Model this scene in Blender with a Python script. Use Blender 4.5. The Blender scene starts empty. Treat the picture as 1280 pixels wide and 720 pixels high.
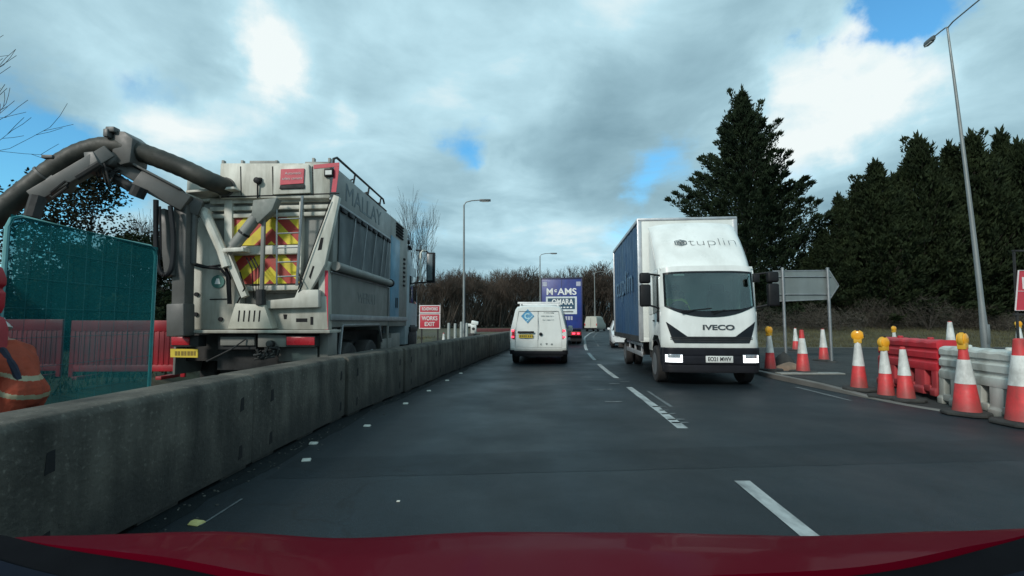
import bpy, bmesh, math, random
from mathutils import Vector, Matrix, Euler, Quaternion, noise as mnoise

C = bpy.context.scene
COL = C.collection
PI = math.pi
R = math.radians
rng = random.Random(7)

# ---------------------------------------------------------------- camera
FPX, CAM_H, PITCH = 600.0, 1.4, R(4.0)
cam_d = bpy.data.cameras.new('camera')
cam_d.sensor_width = 36
cam_d.lens = 36 * FPX / 1280
cam_d.clip_start = 0.05
cam_d.clip_end = 3000
cam = bpy.data.objects.new('camera', cam_d)
cam.location = (0, 0, CAM_H)
cam.rotation_euler = (R(90) + PITCH, 0, 0)
COL.objects.link(cam)
C.camera = cam

# ---------------------------------------------------------------- world, sun, exposure
SUN_EL, SUN_AZ = R(30), R(215)      # azimuth clockwise from +Y (behind the camera, to the left)
C.view_settings.view_transform = 'Standard'
C.view_settings.look = 'None'
C.view_settings.gamma = 1.0
C.view_settings.exposure = 0.0
C.view_settings.use_curve_mapping = False
W = bpy.data.worlds.new('World')
C.world = W
W.use_nodes = True

def px_dir(px, py):
    xc, yc = (px - 640) / FPX, (360 - py) / FPX
    return Vector((xc, math.cos(PITCH) - yc * math.sin(PITCH), math.sin(PITCH) + yc * math.cos(PITCH)))

def build_world():
    nt = W.node_tree
    nt.nodes.clear()
    N, L = nt.nodes.new, nt.links.new
    out = N('ShaderNodeOutputWorld'); bg = N('ShaderNodeBackground')
    bg.inputs['Strength'].default_value = 0.1
    L(bg.outputs[0], out.inputs[0])
    sky = N('ShaderNodeTexSky'); sky.sky_type = 'NISHITA'; sky.sun_disc = False
    sky.sun_elevation = SUN_EL; sky.sun_rotation = SUN_AZ
    sky.air_density = 1.2; sky.dust_density = 0.6; sky.ozone_density = 2.0
    tc = N('ShaderNodeTexCoord')
    sep = N('ShaderNodeSeparateXYZ'); L(tc.outputs['Generated'], sep.inputs[0])
    def math_n(op, a, b=None, c=None, clamp=False):
        n = N('ShaderNodeMath'); n.operation = op; n.use_clamp = clamp
        for i, v in enumerate((a, b, c)):
            if v is None: continue
            if isinstance(v, (int, float)): n.inputs[i].default_value = v
            else: L(v, n.inputs[i])
        return n.outputs[0]
    zc = math_n('ADD', math_n('MAXIMUM', sep.outputs['Z'], 0.0), 0.22)
    comb = N('ShaderNodeCombineXYZ')
    L(math_n('DIVIDE', sep.outputs['X'], zc), comb.inputs[0])
    L(math_n('DIVIDE', sep.outputs['Y'], zc), comb.inputs[1])
    L(math_n('MULTIPLY', sep.outputs['Z'], 2.0), comb.inputs[2])
    def noise(scale, detail, rough, off, dist=0.0):
        m = N('ShaderNodeMapping'); m.inputs['Location'].default_value = off
        L(comb.outputs[0], m.inputs['Vector'])
        n = N('ShaderNodeTexNoise'); n.inputs['Scale'].default_value = scale
        n.inputs['Detail'].default_value = detail; n.inputs['Roughness'].default_value = rough
        n.inputs['Distortion'].default_value = dist
        L(m.outputs[0], n.inputs['Vector'])
        return n.outputs['Fac']
    nA = noise(1.15, 6, 0.5, (3.1, 1.7, 0.3), 0.3)
    nB = noise(2.6, 8, 0.55, (9.1, 4.7, 2.3), 0.5)
    nC = noise(0.7, 3, 0.5, (1.1, 7.7, 5.3))
    # wispy fields bend the edges of the gaps and bright heads of the cloud deck
    wn = N('ShaderNodeTexNoise'); wn.inputs['Scale'].default_value = 4.2; wn.inputs['Detail'].default_value = 7; wn.inputs['Roughness'].default_value = .58
    L(tc.outputs['Generated'], wn.inputs['Vector'])
    w1 = N('ShaderNodeVectorMath'); w1.operation = 'SUBTRACT'; L(wn.outputs['Color'], w1.inputs[0]); w1.inputs[1].default_value = (.5, .5, .5)
    w2 = N('ShaderNodeVectorMath'); w2.operation = 'MULTIPLY_ADD'; L(w1.outputs[0], w2.inputs[0]); w2.inputs[1].default_value = (.30, .30, .26); L(tc.outputs['Generated'], w2.inputs[2])
    w3 = N('ShaderNodeVectorMath'); w3.operation = 'NORMALIZE'; L(w2.outputs[0], w3.inputs[0])
    def spots(lst, wob):
        tot = None
        for (px, py, rad, amp) in lst:
            d = px_dir(px, py).normalized()
            dp = N('ShaderNodeVectorMath'); dp.operation = 'DOT_PRODUCT'
            L(w3.outputs[0], dp.inputs[0]); dp.inputs[1].default_value = d
            ang = math_n('ARCCOSINE', math_n('MINIMUM', dp.outputs['Value'], 0.99999))
            q = math_n('DIVIDE', ang, R(rad))
            g = math_n('MULTIPLY', math_n('EXPONENT', math_n('MULTIPLY', math_n('MULTIPLY', q, q), -1.0)), amp)
            tot = g if tot is None else math_n('ADD', tot, g)
        return math_n('ADD', tot, math_n('MULTIPLY', math_n('SUBTRACT', nB, 0.5), wob))
    HOLES = [(40, 205, 6, 1.0), (110, 215, 4, .7), (-60, 230, 6, 1), (1085, 18, 3.6, .85), (1140, 0, 3, .7), (1068, 40, 2.4, .6),
             (590, 190, 3.2, .55), (600, 215, 2.5, .5), (540, 275, 3.4, .5), (840, 205, 3.2, .6), (800, 225, 3, .6), (770, 280, 3, .45), (195, 100, 2.6, .6), (880, 235, 2.5, .4), (720, 345, 4, .45), (1020, 215, 2.5, .35)]
    BRIGHT = [(235, 165, 4.5, .9), (320, 60, 3.5, .8), (320, 100, 2.5, .5), (300, 30, 3, .4), (1030, 85, 4.2, .75), (1075, 168, 3.2, .75), (985, 215, 3, .55), (1120, 120, 3, .35), (1000, 130, 2.5, .3),
              (120, 60, 4, .5), (700, 90, 4, .25), (690, 275, 4, .35), (440, 130, 2, .3), (640, 230, 4, .3), (1000, 180, 4, .4), (580, 290, 3, .25), (740, 15, 6, .35)]
    DARK = [(830, 130, 9, .55), (700, 190, 8, .45), (560, 110, 8, .2), (130, 110, 8, .3), (30, 60, 9, .5), (400, 210, 6, .25), (930, 60, 6, .25), (1200, 60, 6, .35), (1240, 110, 7, .25), (750, 170, 6, .3)]
    hole = spots(HOLES, 1.5)
    mr = N('ShaderNodeMapRange'); mr.interpolation_type = 'SMOOTHSTEP'
    mr.inputs['From Min'].default_value = 0.24; mr.inputs['From Max'].default_value = 1.0
    L(hole, mr.inputs['Value'])
    br = spots(BRIGHT, 1.5)
    dk = spots(DARK, 0.0)
    lum = math_n('ADD', math_n('MULTIPLY', math_n('SUBTRACT', nA, 0.5), 1.5), 0.50)
    lum = math_n('ADD', lum, math_n('MULTIPLY', br, 0.54))
    lum = math_n('SUBTRACT', lum, math_n('MULTIPLY', dk, 0.34), clamp=True)
    ramp = N('ShaderNodeValToRGB')
    e = ramp.color_ramp.elements
    e[0].position = 0.0; e[0].color = (0.20, 0.345, 0.42, 1)
    e[1].position = 1.0; e[1].color = (0.92, 1.0, 1.0, 1)
    a = e.new(0.42); a.color = (0.355, 0.56, 0.65, 1)
    b = e.new(0.72); b.color = (0.54, 0.80, 0.90, 1)
    L(lum, ramp.inputs[0])
    sc = N('ShaderNodeVectorMath'); sc.operation = 'SCALE'; sc.inputs['Scale'].default_value = 9.6
    L(ramp.outputs[0], sc.inputs[0])
    sks = N('ShaderNodeVectorMath'); sks.operation = 'MULTIPLY'; sks.inputs[1].default_value = (0.75, 1.6, 1.9)
    L(sky.outputs[0], sks.inputs[0])
    mix = N('ShaderNodeMixRGB')
    L(mr.outputs[0], mix.inputs['Fac']); L(sc.outputs[0], mix.inputs['Color1']); L(sks.outputs[0], mix.inputs['Color2'])
    # ground half of the world sphere: dull earth
    below = N('ShaderNodeMapRange'); below.inputs['From Min'].default_value = -0.02; below.inputs['From Max'].default_value = 0.0
    L(sep.outputs['Z'], below.inputs['Value'])
    mg = N('ShaderNodeMixRGB'); mg.inputs['Color1'].default_value = (0.35, 0.36, 0.34, 1)
    L(below.outputs[0], mg.inputs['Fac']); L(mix.outputs[0], mg.inputs['Color2'])
    L(mg.outputs[0], bg.inputs['Color'])
build_world()

sun_d = bpy.data.lights.new('sun', 'SUN')
sun_d.energy = 2.5; sun_d.angle = R(8); sun_d.color = (1.0, 0.95, 0.87)
sun = bpy.data.objects.new('sun', sun_d)
sd = Vector((math.sin(SUN_AZ) * math.cos(SUN_EL), math.cos(SUN_AZ) * math.cos(SUN_EL), math.sin(SUN_EL)))
sun.rotation_euler = (-sd).to_track_quat('-Z', 'Y').to_euler()
sun.location = sd * 60
COL.objects.link(sun)

# ---------------------------------------------------------------- helpers
def at(px, py, d):
    v = px_dir(px, py)
    return Vector((0, 0, CAM_H)) + v * (d / v.y)

def gnd(px, py, z=0.0):
    v = px_dir(px, py)
    t = (z - CAM_H) / v.z
    return Vector((v.x * t, v.y * t, z))

MATS = {}
def mat(name, col, rough=0.6, metal=0.0, var=0.12, scale=6.0, bump=0.0, bscale=60.0, dirt=None, dirt_amt=0.35, dirt_scale=(2, 2, .5),
        coat=0.0, emit=None, estr=0.0, spec=None, alpha=None, low_dirt=None, speck=0.0):
    """procedural paint/plastic/stone: colour noise, dirt streaks, roughness variation, bump"""
    if name in MATS: return MATS[name]
    m = bpy.data.materials.new(name); m.use_nodes = True
    nt = m.node_tree; N, L = nt.nodes.new, nt.links.new
    p = nt.nodes['Principled BSDF']
    p.inputs['Roughness'].default_value = rough; p.inputs['Metallic'].default_value = metal
    if spec is not None: p.inputs['Specular IOR Level'].default_value = spec
    if coat: p.inputs['Coat Weight'].default_value = coat; p.inputs['Coat Roughness'].default_value = 0.06
    tc = N('ShaderNodeTexCoord')
    vec = tc.outputs['Object']
    def noise(scale, detail=5, rough_=0.55, sv=None):
        n = N('ShaderNodeTexNoise'); n.inputs['Scale'].default_value = scale
        n.inputs['Detail'].default_value = detail; n.inputs['Roughness'].default_value = rough_
        if sv:
            mp = N('ShaderNodeMapping'); mp.inputs['Scale'].default_value = sv; L(vec, mp.inputs[0]); L(mp.outputs[0], n.inputs[0])
        else: L(vec, n.inputs[0])
        return n.outputs['Fac']
    def mixc(f, c1, c2):
        x = N('ShaderNodeMixRGB')
        for s, v in (('Fac', f), ('Color1', c1), ('Color2', c2)):
            if isinstance(v, (int, float)): x.inputs[s].default_value = v
            elif isinstance(v, tuple): x.inputs[s].default_value = (*v[:3], 1)
            else: L(v, x.inputs[s])
        return x.outputs[0]
    def mrange(v, a, b, c=0.0, d=1.0):
        x = N('ShaderNodeMapRange'); L(v, x.inputs[0])
        for i, q in zip(('From Min', 'From Max', 'To Min', 'To Max'), (a, b, c, d)): x.inputs[i].default_value = q
        return x.outputs[0]
    n1 = noise(scale)
    dark = tuple(c * (1 - var) for c in col); light = tuple(min(1, c * (1 + var)) for c in col)
    c = mixc(mrange(n1, .3, .7), dark, light)
    if speck:
        n4 = noise(bscale * 1.3, 2)
        c = mixc(mrange(n4, .58, .75, 0, speck), c, tuple(min(1, x * 2.6 + .03) for x in col))
    if dirt:
        n2 = noise(1.0, 8, .62, dirt_scale)
        c = mixc(mrange(n2, .42, .72, 0, dirt_amt), c, dirt)
    if low_dirt:
        col2, z0, z1, amt = low_dirt
        s = N('ShaderNodeSeparateXYZ'); L(vec, s.inputs[0])
        ad = N('ShaderNodeMath'); ad.operation = 'MULTIPLY_ADD'; L(noise(3.5, 6), ad.inputs[0]); ad.inputs[1].default_value = (z1 - z0) * .9; L(s.outputs['Z'], ad.inputs[2])
        c = mixc(mrange(ad.outputs[0], z0 + (z1 - z0) * .45, z1 + (z1 - z0) * .45, amt, 0), c, col2)
    L(c, p.inputs['Base Color'])
    n3 = noise(scale * 2.3, 4)
    L(mrange(n3, .3, .7, max(0.02, rough - .09), min(1, rough + .09)), p.inputs['Roughness'])
    if bump:
        b = N('ShaderNodeBump'); b.inputs['Strength'].default_value = bump; b.inputs['Distance'].default_value = 0.02
        L(noise(bscale, 6, .6), b.inputs['Height']); L(b.outputs[0], p.inputs['Normal'])
    if emit:
        p.inputs['Emission Color'].default_value = (*emit, 1); p.inputs['Emission Strength'].default_value = estr
    if alpha is not None:
        p.inputs['Alpha'].default_value = alpha
    MATS[name] = m
    return m

def mat_sheer(name, col, opac, gloss=False, rough=0.05):
    """see-through sheet: glass or netting"""
    if name in MATS: return MATS[name]
    m = bpy.data.materials.new(name); m.use_nodes = True
    nt = m.node_tree; N, L = nt.nodes.new, nt.links.new
    nt.nodes.clear()
    out = N('ShaderNodeOutputMaterial'); mix = N('ShaderNodeMixShader'); t = N('ShaderNodeBsdfTransparent')
    if gloss:
        t.inputs[0].default_value = (*col, 1)
        g = N('ShaderNodeBsdfGlossy'); g.inputs['Roughness'].default_value = rough; g.inputs['Color'].default_value = (.9, .95, .95, 1)
        fr = N('ShaderNodeFresnel'); fr.inputs[0].default_value = 1.5
        ma = N('ShaderNodeMath'); ma.operation = 'MULTIPLY_ADD'; L(fr.outputs[0], ma.inputs[0]); ma.inputs[1].default_value = .8; ma.inputs[2].default_value = opac
        L(ma.outputs[0], mix.inputs[0]); L(t.outputs[0], mix.inputs[1]); L(g.outputs[0], mix.inputs[2])
    else:
        d = N('ShaderNodeBsdfDiffuse'); tr = N('ShaderNodeBsdfTranslucent'); ad = N('ShaderNodeMixShader')
        tc = N('ShaderNodeTexCoord'); nz = N('ShaderNodeTexNoise'); nz.inputs['Scale'].default_value = 2.2; nz.inputs['Detail'].default_value = 6
        L(tc.outputs['Object'], nz.inputs[0])
        mr = N('ShaderNodeMapRange'); mr.inputs['From Min'].default_value = .3; mr.inputs['From Max'].default_value = .7
        mr.inputs['To Min'].default_value = opac - .07; mr.inputs['To Max'].default_value = opac + .07
        L(nz.outputs['Fac'], mr.inputs[0])
        d.inputs[0].default_value = (*col, 1); tr.inputs[0].default_value = (*col, 1); t.inputs[0].default_value = (.55, .85, .88, 1)
        L(d.outputs[0], ad.inputs[1]); L(tr.outputs[0], ad.inputs[2])
        L(mr.outputs[0], mix.inputs[0]); L(t.outputs[0], mix.inputs[1]); L(ad.outputs[0], mix.inputs[2])
    L(mix.outputs[0], out.inputs[0])
    MATS[name] = m
    return m

class MB:
    """collects shapes; build() links them as ONE mesh object"""
    def __init__(s, M=None):
        s.v = []; s.f = []; s.mi = []; s.cur = 0; s.M = M
    def add(s, vs, fs):
        b = len(s.v)
        s.v += [tuple(s.M @ Vector(v)) if s.M else tuple(v) for v in vs]
        s.f += [tuple(i + b for i in f) for f in fs]
        s.mi += [s.cur] * len(fs)
        return s
    def box(s, c, d, rz=0.0, rx=0.0, ry=0.0):
        hx, hy, hz = d[0] / 2, d[1] / 2, d[2] / 2
        m = Euler((rx, ry, rz)).to_matrix()
        vs = [Vector(c) + m @ Vector((x, y, z)) for z in (-hz, hz) for y in (-hy, hy) for x in (-hx, hx)]
        return s.add(vs, [(0, 2, 3, 1), (4, 5, 7, 6), (0, 1, 5, 4), (2, 6, 7, 3), (0, 4, 6, 2), (1, 3, 7, 5)])
    def b2(s, x0, x1, y0, y1, z0, z1):
        return s.box(((x0 + x1) / 2, (y0 + y1) / 2, (z0 + z1) / 2), (abs(x1 - x0), abs(y1 - y0), abs(z1 - z0)))
    def bar(s, p, q, w, h=None):
        p, q = Vector(p), Vector(q); h = h or w
        d = (q - p); l = d.length; d.normalize()
        up = Vector((0, 0, 1)) if abs(d.z) < .95 else Vector((0, 1, 0))
        x = d.cross(up).normalized(); u = x.cross(d).normalized()
        vs = [c + x * (sx * w / 2) + u * (sy * h / 2) for c in (p, q) for sx, sy in ((-1, -1), (1, -1), (1, 1), (-1, 1))]
        return s.add(vs, [(0, 1, 2, 3)[::-1], (4, 5, 6, 7), (0, 1, 5, 4), (1, 2, 6, 5), (2, 3, 7, 6), (3, 0, 4, 7)])
    def tube(s, pts, r, n=8, cap=True):
        pts = [Vector(p) for p in pts]; k = len(pts)
        rs = r if isinstance(r, (list, tuple)) else [r] * k
        vs = []; ref = None
        for i, p in enumerate(pts):
            d = (pts[min(i + 1, k - 1)] - pts[max(i - 1, 0)])
            if d.length < 1e-9: d = Vector((0, 0, 1))
            d.normalize()
            if ref is None: ref = Vector((0, 0, 1)) if abs(d.z) < .9 else Vector((1, 0, 0))
            x = d.cross(ref)
            if x.length < 1e-4: x = d.cross(Vector((0, 1, 0.3)))
            x.normalize(); y = d.cross(x).normalized(); ref = -x.cross(d).normalized() if False else ref
            for j in range(n):
                a = 2 * PI * j / n
                vs.append(p + x * (rs[i] * math.cos(a)) + y * (rs[i] * math.sin(a)))
        fs = [(i * n + j, i * n + (j + 1) % n, (i + 1) * n + (j + 1) % n, (i + 1) * n + j) for i in range(k - 1) for j in range(n)]
        if cap: fs += [tuple(range(n))[::-1], tuple((k - 1) * n + j for j in range(n))]
        return s.add(vs, fs)
    def lathe(s, prof, c=(0, 0, 0), n=16, axis='z', sq=0.0):
        """prof: (r, z) from bottom to top, closed at both ends"""
        vs = []; c = Vector(c)
        for (r, z) in prof:
            for j in range(n):
                a = 2 * PI * (j + .5) / n
                x, y = r * math.cos(a), r * math.sin(a)
                if axis == 'z': q = Vector((x, y, z))
                elif axis == 'x': q = Vector((z, x, y))
                else: q = Vector((y, z, x))
                vs.append(c + q)
        k = len(prof)
        fs = [(i * n + j, i * n + (j + 1) % n, (i + 1) * n + (j + 1) % n, (i + 1) * n + j) for i in range(k - 1) for j in range(n)]
        fs += [tuple(range(n))[::-1], tuple((k - 1) * n + j for j in range(n))]
        return s.add(vs, fs)
    def prism(s, poly, vec):
        """closed polygon of 3-D points pushed along vec"""
        n = len(poly); a = [Vector(p) for p in poly]; v = Vector(vec)
        nrm = Vector((0, 0, 0))
        for i in range(n): nrm += a[i].cross(a[(i + 1) % n])
        if nrm.dot(v) > 0: a = a[::-1]
        vs = a + [p + v for p in a]
        fs = [tuple(range(n)), tuple(range(2 * n - 1, n - 1, -1))] + [((i + 1) % n, i, n + i, n + (i + 1) % n) for i in range(n)]
        return s.add(vs, fs)
    def slab(s, fn, nu, nv, th):
        """curved panel: fn(u, v) -> point; th: vector of thickness"""
        th = Vector(th); vs = []
        for layer in (0, 1):
            for i in range(nu + 1):
                for j in range(nv + 1):
                    vs.append(Vector(fn(i / nu, j / nv)) + th * layer)
        w = nv + 1; o = (nu + 1) * w; fs = []
        for i in range(nu):
            for j in range(nv):
                q = (i * w + j, (i + 1) * w + j, (i + 1) * w + j + 1, i * w + j + 1)
                fs += [q, tuple(x + o for x in q[::-1])]
        for i in range(nu):
            for j in (0, nv):
                q = (i * w + j, i * w + j + o, (i + 1) * w + j + o, (i + 1) * w + j)
                fs.append(q if j == 0 else q[::-1])
        for j in range(nv):
            for i in (0, nu):
                q = (i * w + j, i * w + j + 1, i * w + j + 1 + o, i * w + j + o)
                fs.append(q if i == 0 else q[::-1])
        return s.add(vs, fs)
    def loft(s, rings, closed=True, cap=True):
        n = len(rings[0]); k = len(rings); vs = [p for r in rings for p in r]
        m = n if closed else n - 1
        fs = [(i * n + j, i * n + (j + 1) % n, (i + 1) * n + (j + 1) % n, (i + 1) * n + j) for i in range(k - 1) for j in range(m)]
        if cap: fs += [tuple(range(n))[::-1], tuple((k - 1) * n + j for j in range(n))]
        return s.add(vs, fs)
    def build(s, name, mats, parent=None, bevel=0.0, smooth=None, segs=2, fixn=True):
        me = bpy.data.meshes.new(name)
        me.from_pydata(s.v, [], s.f)
        if not isinstance(mats, (list, tuple)): mats = [mats]
        for m in mats: me.materials.append(m)
        for p, i in zip(me.polygons, s.mi): p.material_index = i
        if bevel or fixn:
            bm = bmesh.new(); bm.from_mesh(me)
            if fixn: bmesh.ops.recalc_face_normals(bm, faces=bm.faces)
            if bevel:
                es = [e for e in bm.edges if len(e.link_faces) == 2 and e.calc_face_angle(0) > R(35)]
                bmesh.ops.bevel(bm, geom=es, offset=bevel, segments=segs, affect='EDGES', profile=.5, clamp_overlap=True)
            bm.to_mesh(me); bm.free()
        ang = R(smooth if smooth is not None else 35)
        if smooth != 0:
            me.shade_smooth()
            me.set_sharp_from_angle(angle=ang)
        o = bpy.data.objects.new(name, me)
        COL.objects.link(o)
        if parent: o.parent = parent
        return o

def tag(o, label=None, cat=None, group=None, kind=None):
    if label: o['label'] = label
    if cat: o['category'] = cat
    if group: o['group'] = group
    if kind: o['kind'] = kind
    return o

def thing(name, label, cat, loc=(0, 0, 0), rz=0.0, group=None):
    o = bpy.data.objects.new(name, None); COL.objects.link(o)
    o.location = loc; o.rotation_euler = (0, 0, rz); o.empty_display_size = .2
    return tag(o, label, cat, group)

KIDS = {}
def copy_tree(o, parent=None):
    c = o.copy(); COL.objects.link(c)
    if parent: c.parent = parent
    for ch in [x for x in COL.objects if x.parent == o]:
        copy_tree(ch, c)
    return c

def dup(o, loc, rz=0.0, label=None, group=None, s=None):
    c = copy_tree(o); c.location = loc; c.rotation_euler = (0, 0, rz)
    if label: c['label'] = label
    if group: c['group'] = group
    if s: c.scale = s if isinstance(s, tuple) else (s, s, s)
    return c

def text(name, body, size, m, M, parent=None, ext=0.003, width=None, bold=0.0, shear=0.0, align='CENTER', space=1.0):
    """lettering as a mesh; M places the text plane (x along the line, y up, z out of the surface)"""
    cu = bpy.data.curves.new(name, 'FONT'); cu.body = body; cu.size = size; cu.extrude = ext
    cu.align_x = align; cu.align_y = 'CENTER'; cu.offset = bold; cu.shear = shear; cu.space_character = space
    t = bpy.data.objects.new(name, cu); COL.objects.link(t)
    bpy.context.view_layer.update()
    me = bpy.data.meshes.new_from_object(t.evaluated_get(bpy.context.evaluated_depsgraph_get()))
    bpy.data.objects.remove(t); bpy.data.curves.remove(cu)
    xs = [v.co.x for v in me.vertices]
    if width and xs:
        w = max(xs) - min(xs)
        me.transform(Matrix.Diagonal((width / w, 1, 1, 1)))
    me.transform(M)
    me.materials.clear(); me.materials.append(m)
    o = bpy.data.objects.new(name, me); COL.objects.link(o)
    if parent: o.parent = parent
    return o

def plane_M(origin, xdir, ydir):
    x = Vector(xdir).normalized(); y = Vector(ydir).normalized(); z = x.cross(y)
    M = Matrix.Identity(4)
    for i in range(3):
        M[i][0], M[i][1], M[i][2], M[i][3] = x[i], y[i], z[i], Vector(origin)[i]
    return M

def interp(pts, y):
    for (a, b), (c, d) in zip(pts, pts[1:]):
        if y <= d or (c, d) == pts[-1]:
            t = (y - b) / (d - b)
            return a + (c - a) * t
    return pts[-1][0]

def smooth_line(pts, n=10):
    out = []
    P = [Vector((*p, 0)) for p in pts]
    for i in range(len(P) - 1):
        p0, p1, p2, p3 = P[max(i - 1, 0)], P[i], P[i + 1], P[min(i + 2, len(P) - 1)]
        for k in range(n):
            t = k / n
            out.append(.5 * ((2 * p1) + (p2 - p0) * t + (2 * p0 - 5 * p1 + 4 * p2 - p3) * t * t + (3 * p1 - p0 - 3 * p2 + p3) * t ** 3))
    out.append(P[-1])
    return out
# ---------------------------------------------------------------- road layout (x, y) in metres
CL = [(1.55, -8), (1.78, 0), (2.02, 4.3), (2.24, 6.4), (2.5, 10.4), (2.85, 15.85), (3.7, 24), (4.85, 32), (7.2, 46.7), (12.8, 72), (24, 105), (45, 145)]
BL = [(-2.66, -8), (-2.6, 1), (-2.55, 4.14), (-2.45, 6.83), (-1.97, 10.77), (-1.02, 18), (-.2, 24), (1.0, 32), (3.2, 46), (8.8, 72), (20, 105), (41, 145)]
KR = [(40, -8), (30, 2), (12, 3.6), (8.6, 5.0), (7.2, 6.4), (6.7, 7.6), (6.5, 9), (6.46, 12.9), (7.2, 18), (8.0, 24), (9.2, 32), (11.6, 46.7), (17.2, 72), (28.5, 105), (49, 145)]

def sstep(a, b, x):
    t = min(1, max(0, (x - a) / (b - a))); return t * t * (3 - 2 * t)

def pave_z(y):
    return 0.012 + 0.1 * sstep(8.2, 10.6, y)

def left_edge(y):
    return -5.62 if y < 14 else max(-5.62, interp(BL, y) - 4.6)

def ground_z(x, y):
    z = -0.06
    le = left_edge(y)
    if x < le: z += (.46) * sstep(0, .5, le - x) + .25 * sstep(4, 30, le - x)
    k = interp(KR, y)
    if y > 24.04 and x > k + .12:
        z = .09 + .85 * sstep(24, 36, y) * sstep(0, 4, x - k)
        z += .03 * mnoise.noise(Vector((x * .6, y * .6, 0)))
    return z

def mat_asphalt(name, base, patchy=.3, tint=(0, 0, 0), rough=.5, tracks=True, spec=.3):
    m = bpy.data.materials.new(name); m.use_nodes = True
    nt = m.node_tree; N, L = nt.nodes.new, nt.links.new
    p = nt.nodes['Principled BSDF']
    tc = N('ShaderNodeTexCoord')
    def noise(scale, det, sv=None, rg=.55):
        n = N('ShaderNodeTexNoise'); n.inputs['Scale'].default_value = scale; n.inputs['Detail'].default_value = det; n.inputs['Roughness'].default_value = rg
        if sv:
            mp = N('ShaderNodeMapping'); mp.inputs['Scale'].default_value = sv; mp.inputs['Rotation'].default_value = (0, 0, R(4)); L(tc.outputs['Object'], mp.inputs[0]); L(mp.outputs[0], n.inputs[0])
        else: L(tc.outputs['Object'], n.inputs[0])
        return n.outputs['Fac']
    def mr(v, a, b, c, d):
        x = N('ShaderNodeMapRange'); L(v, x.inputs[0])
        for i, q in zip(('From Min', 'From Max', 'To Min', 'To Max'), (a, b, c, d)): x.inputs[i].default_value = q
        return x.outputs[0]
    def mul(a, b):
        x = N('ShaderNodeMath'); x.operation = 'MULTIPLY'; L(a, x.inputs[0]); L(b, x.inputs[1]); return x.outputs[0]
    f = mr(noise(.55, 7), .3, .7, 1 - patchy, 1 + patchy * .6)
    f = mul(f, mr(noise(1.0, 5, (1.3, .07, 1)), .3, .7, .72 if tracks else .9, 1.18))
    f = mul(f, mr(noise(120, 3), .25, .75, .62, 1.38))
    f = mul(f, mr(noise(28, 4), .3, .7, .82, 1.18))
    if tracks:      # polished wheel tracks of the near lane
        sx = N('ShaderNodeSeparateXYZ'); L(tc.outputs['Object'], sx.inputs[0])
        def mt(op, a, b, c=None):
            n = N('ShaderNodeMath'); n.operation = op
            for i, q in enumerate((a, b, c)):
                if q is None: continue
                if isinstance(q, (int, float)): n.inputs[i].default_value = q
                else: L(q, n.inputs[i])
            return n.outputs[0]
        off = mt('SUBTRACT', mt('ABSOLUTE', mt('SUBTRACT', sx.outputs['X'], mt('MULTIPLY_ADD', sx.outputs['Y'], .085, -.65)), 0), .82)
        g = mt('EXPONENT', mt('MULTIPLY', mt('MULTIPLY', off, off), -14.0), 0)
        f = mul(f, mr(mul(g, noise(1.2, 4, (1.5, .15, 1))), 0, .7, 1.0, 1.55))
    # pale stone chips and dark tar spots
    for sc_, lo, hi, amt in ((75, .06, .17, 6.5), (31, .04, .10, .3)):
        v2 = N('ShaderNodeTexVoronoi'); v2.inputs['Scale'].default_value = sc_; L(tc.outputs['Object'], v2.inputs['Vector'])
        f = mul(f, mr(v2.outputs['Distance'], lo, hi, amt, 1.0))
    vo = N('ShaderNodeTexVoronoi'); vo.feature = 'DISTANCE_TO_EDGE'; vo.inputs['Scale'].default_value = .32
    wz = N('ShaderNodeTexNoise'); wz.inputs['Scale'].default_value = 1.6; wz.inputs['Detail'].default_value = 6; L(tc.outputs['Object'], wz.inputs[0])
    mx = N('ShaderNodeMixRGB'); mx.blend_type = 'ADD'; mx.inputs[0].default_value = .9; L(tc.outputs['Object'], mx.inputs[1]); L(wz.outputs['Color'], mx.inputs[2])
    L(mx.outputs[0], vo.inputs['Vector'])
    f = mul(f, mr(vo.outputs['Distance'], .0, .007, .62, 1.0))
    col = N('ShaderNodeVectorMath'); col.operation = 'SCALE'; col.inputs[0].default_value = base; L(f, col.inputs['Scale'])
    L(col.outputs[0], p.inputs['Base Color'])
    L(mr(noise(.8, 6), .3, .7, rough - .1, rough + .14), p.inputs['Roughness'])
    b = N('ShaderNodeBump'); b.inputs['Strength'].default_value = .5; b.inputs['Distance'].default_value = .008
    L(noise(95, 4), b.inputs['Height']); L(b.outputs[0], p.inputs['Normal'])
    p.inputs['Specular IOR Level'].default_value = spec
    MATS[name] = m
    return m

A_ROAD = mat_asphalt('asphalt', (.0080, .0150, .0200), rough=.54, spec=.36)
A_PAVE = mat_asphalt('old_tarmac', (.032, .036, .036), patchy=.35, rough=.7, tracks=False)
M_KERB = mat('kerb_concrete', (.17, .17, .16), .85, var=.25, scale=3, bump=.3, dirt=(.05, .05, .045), dirt_amt=.7, dirt_scale=(1.5, 1.5, 1.5))
M_EARTH = mat('verge_earth', (.060, .056, .036), .95, var=.4, scale=1.4, bump=.8, bscale=14, dirt=(.075, .085, .035), dirt_amt=.8, dirt_scale=(.7, .7, .7))
M_LINE = mat('white_road_paint', (.36, .40, .40), .75, var=.10, scale=5, bump=.3, bscale=90, dirt=(.07, .08, .085), dirt_amt=.75, dirt_scale=(7, 2.5, 1))
M_LINE_OLD = mat('worn_road_paint', (.12, .14, .145), .8, var=.2, scale=8, bump=.3, dirt=(.05, .055, .06), dirt_amt=.9, dirt_scale=(9, 6, 1))

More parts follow.
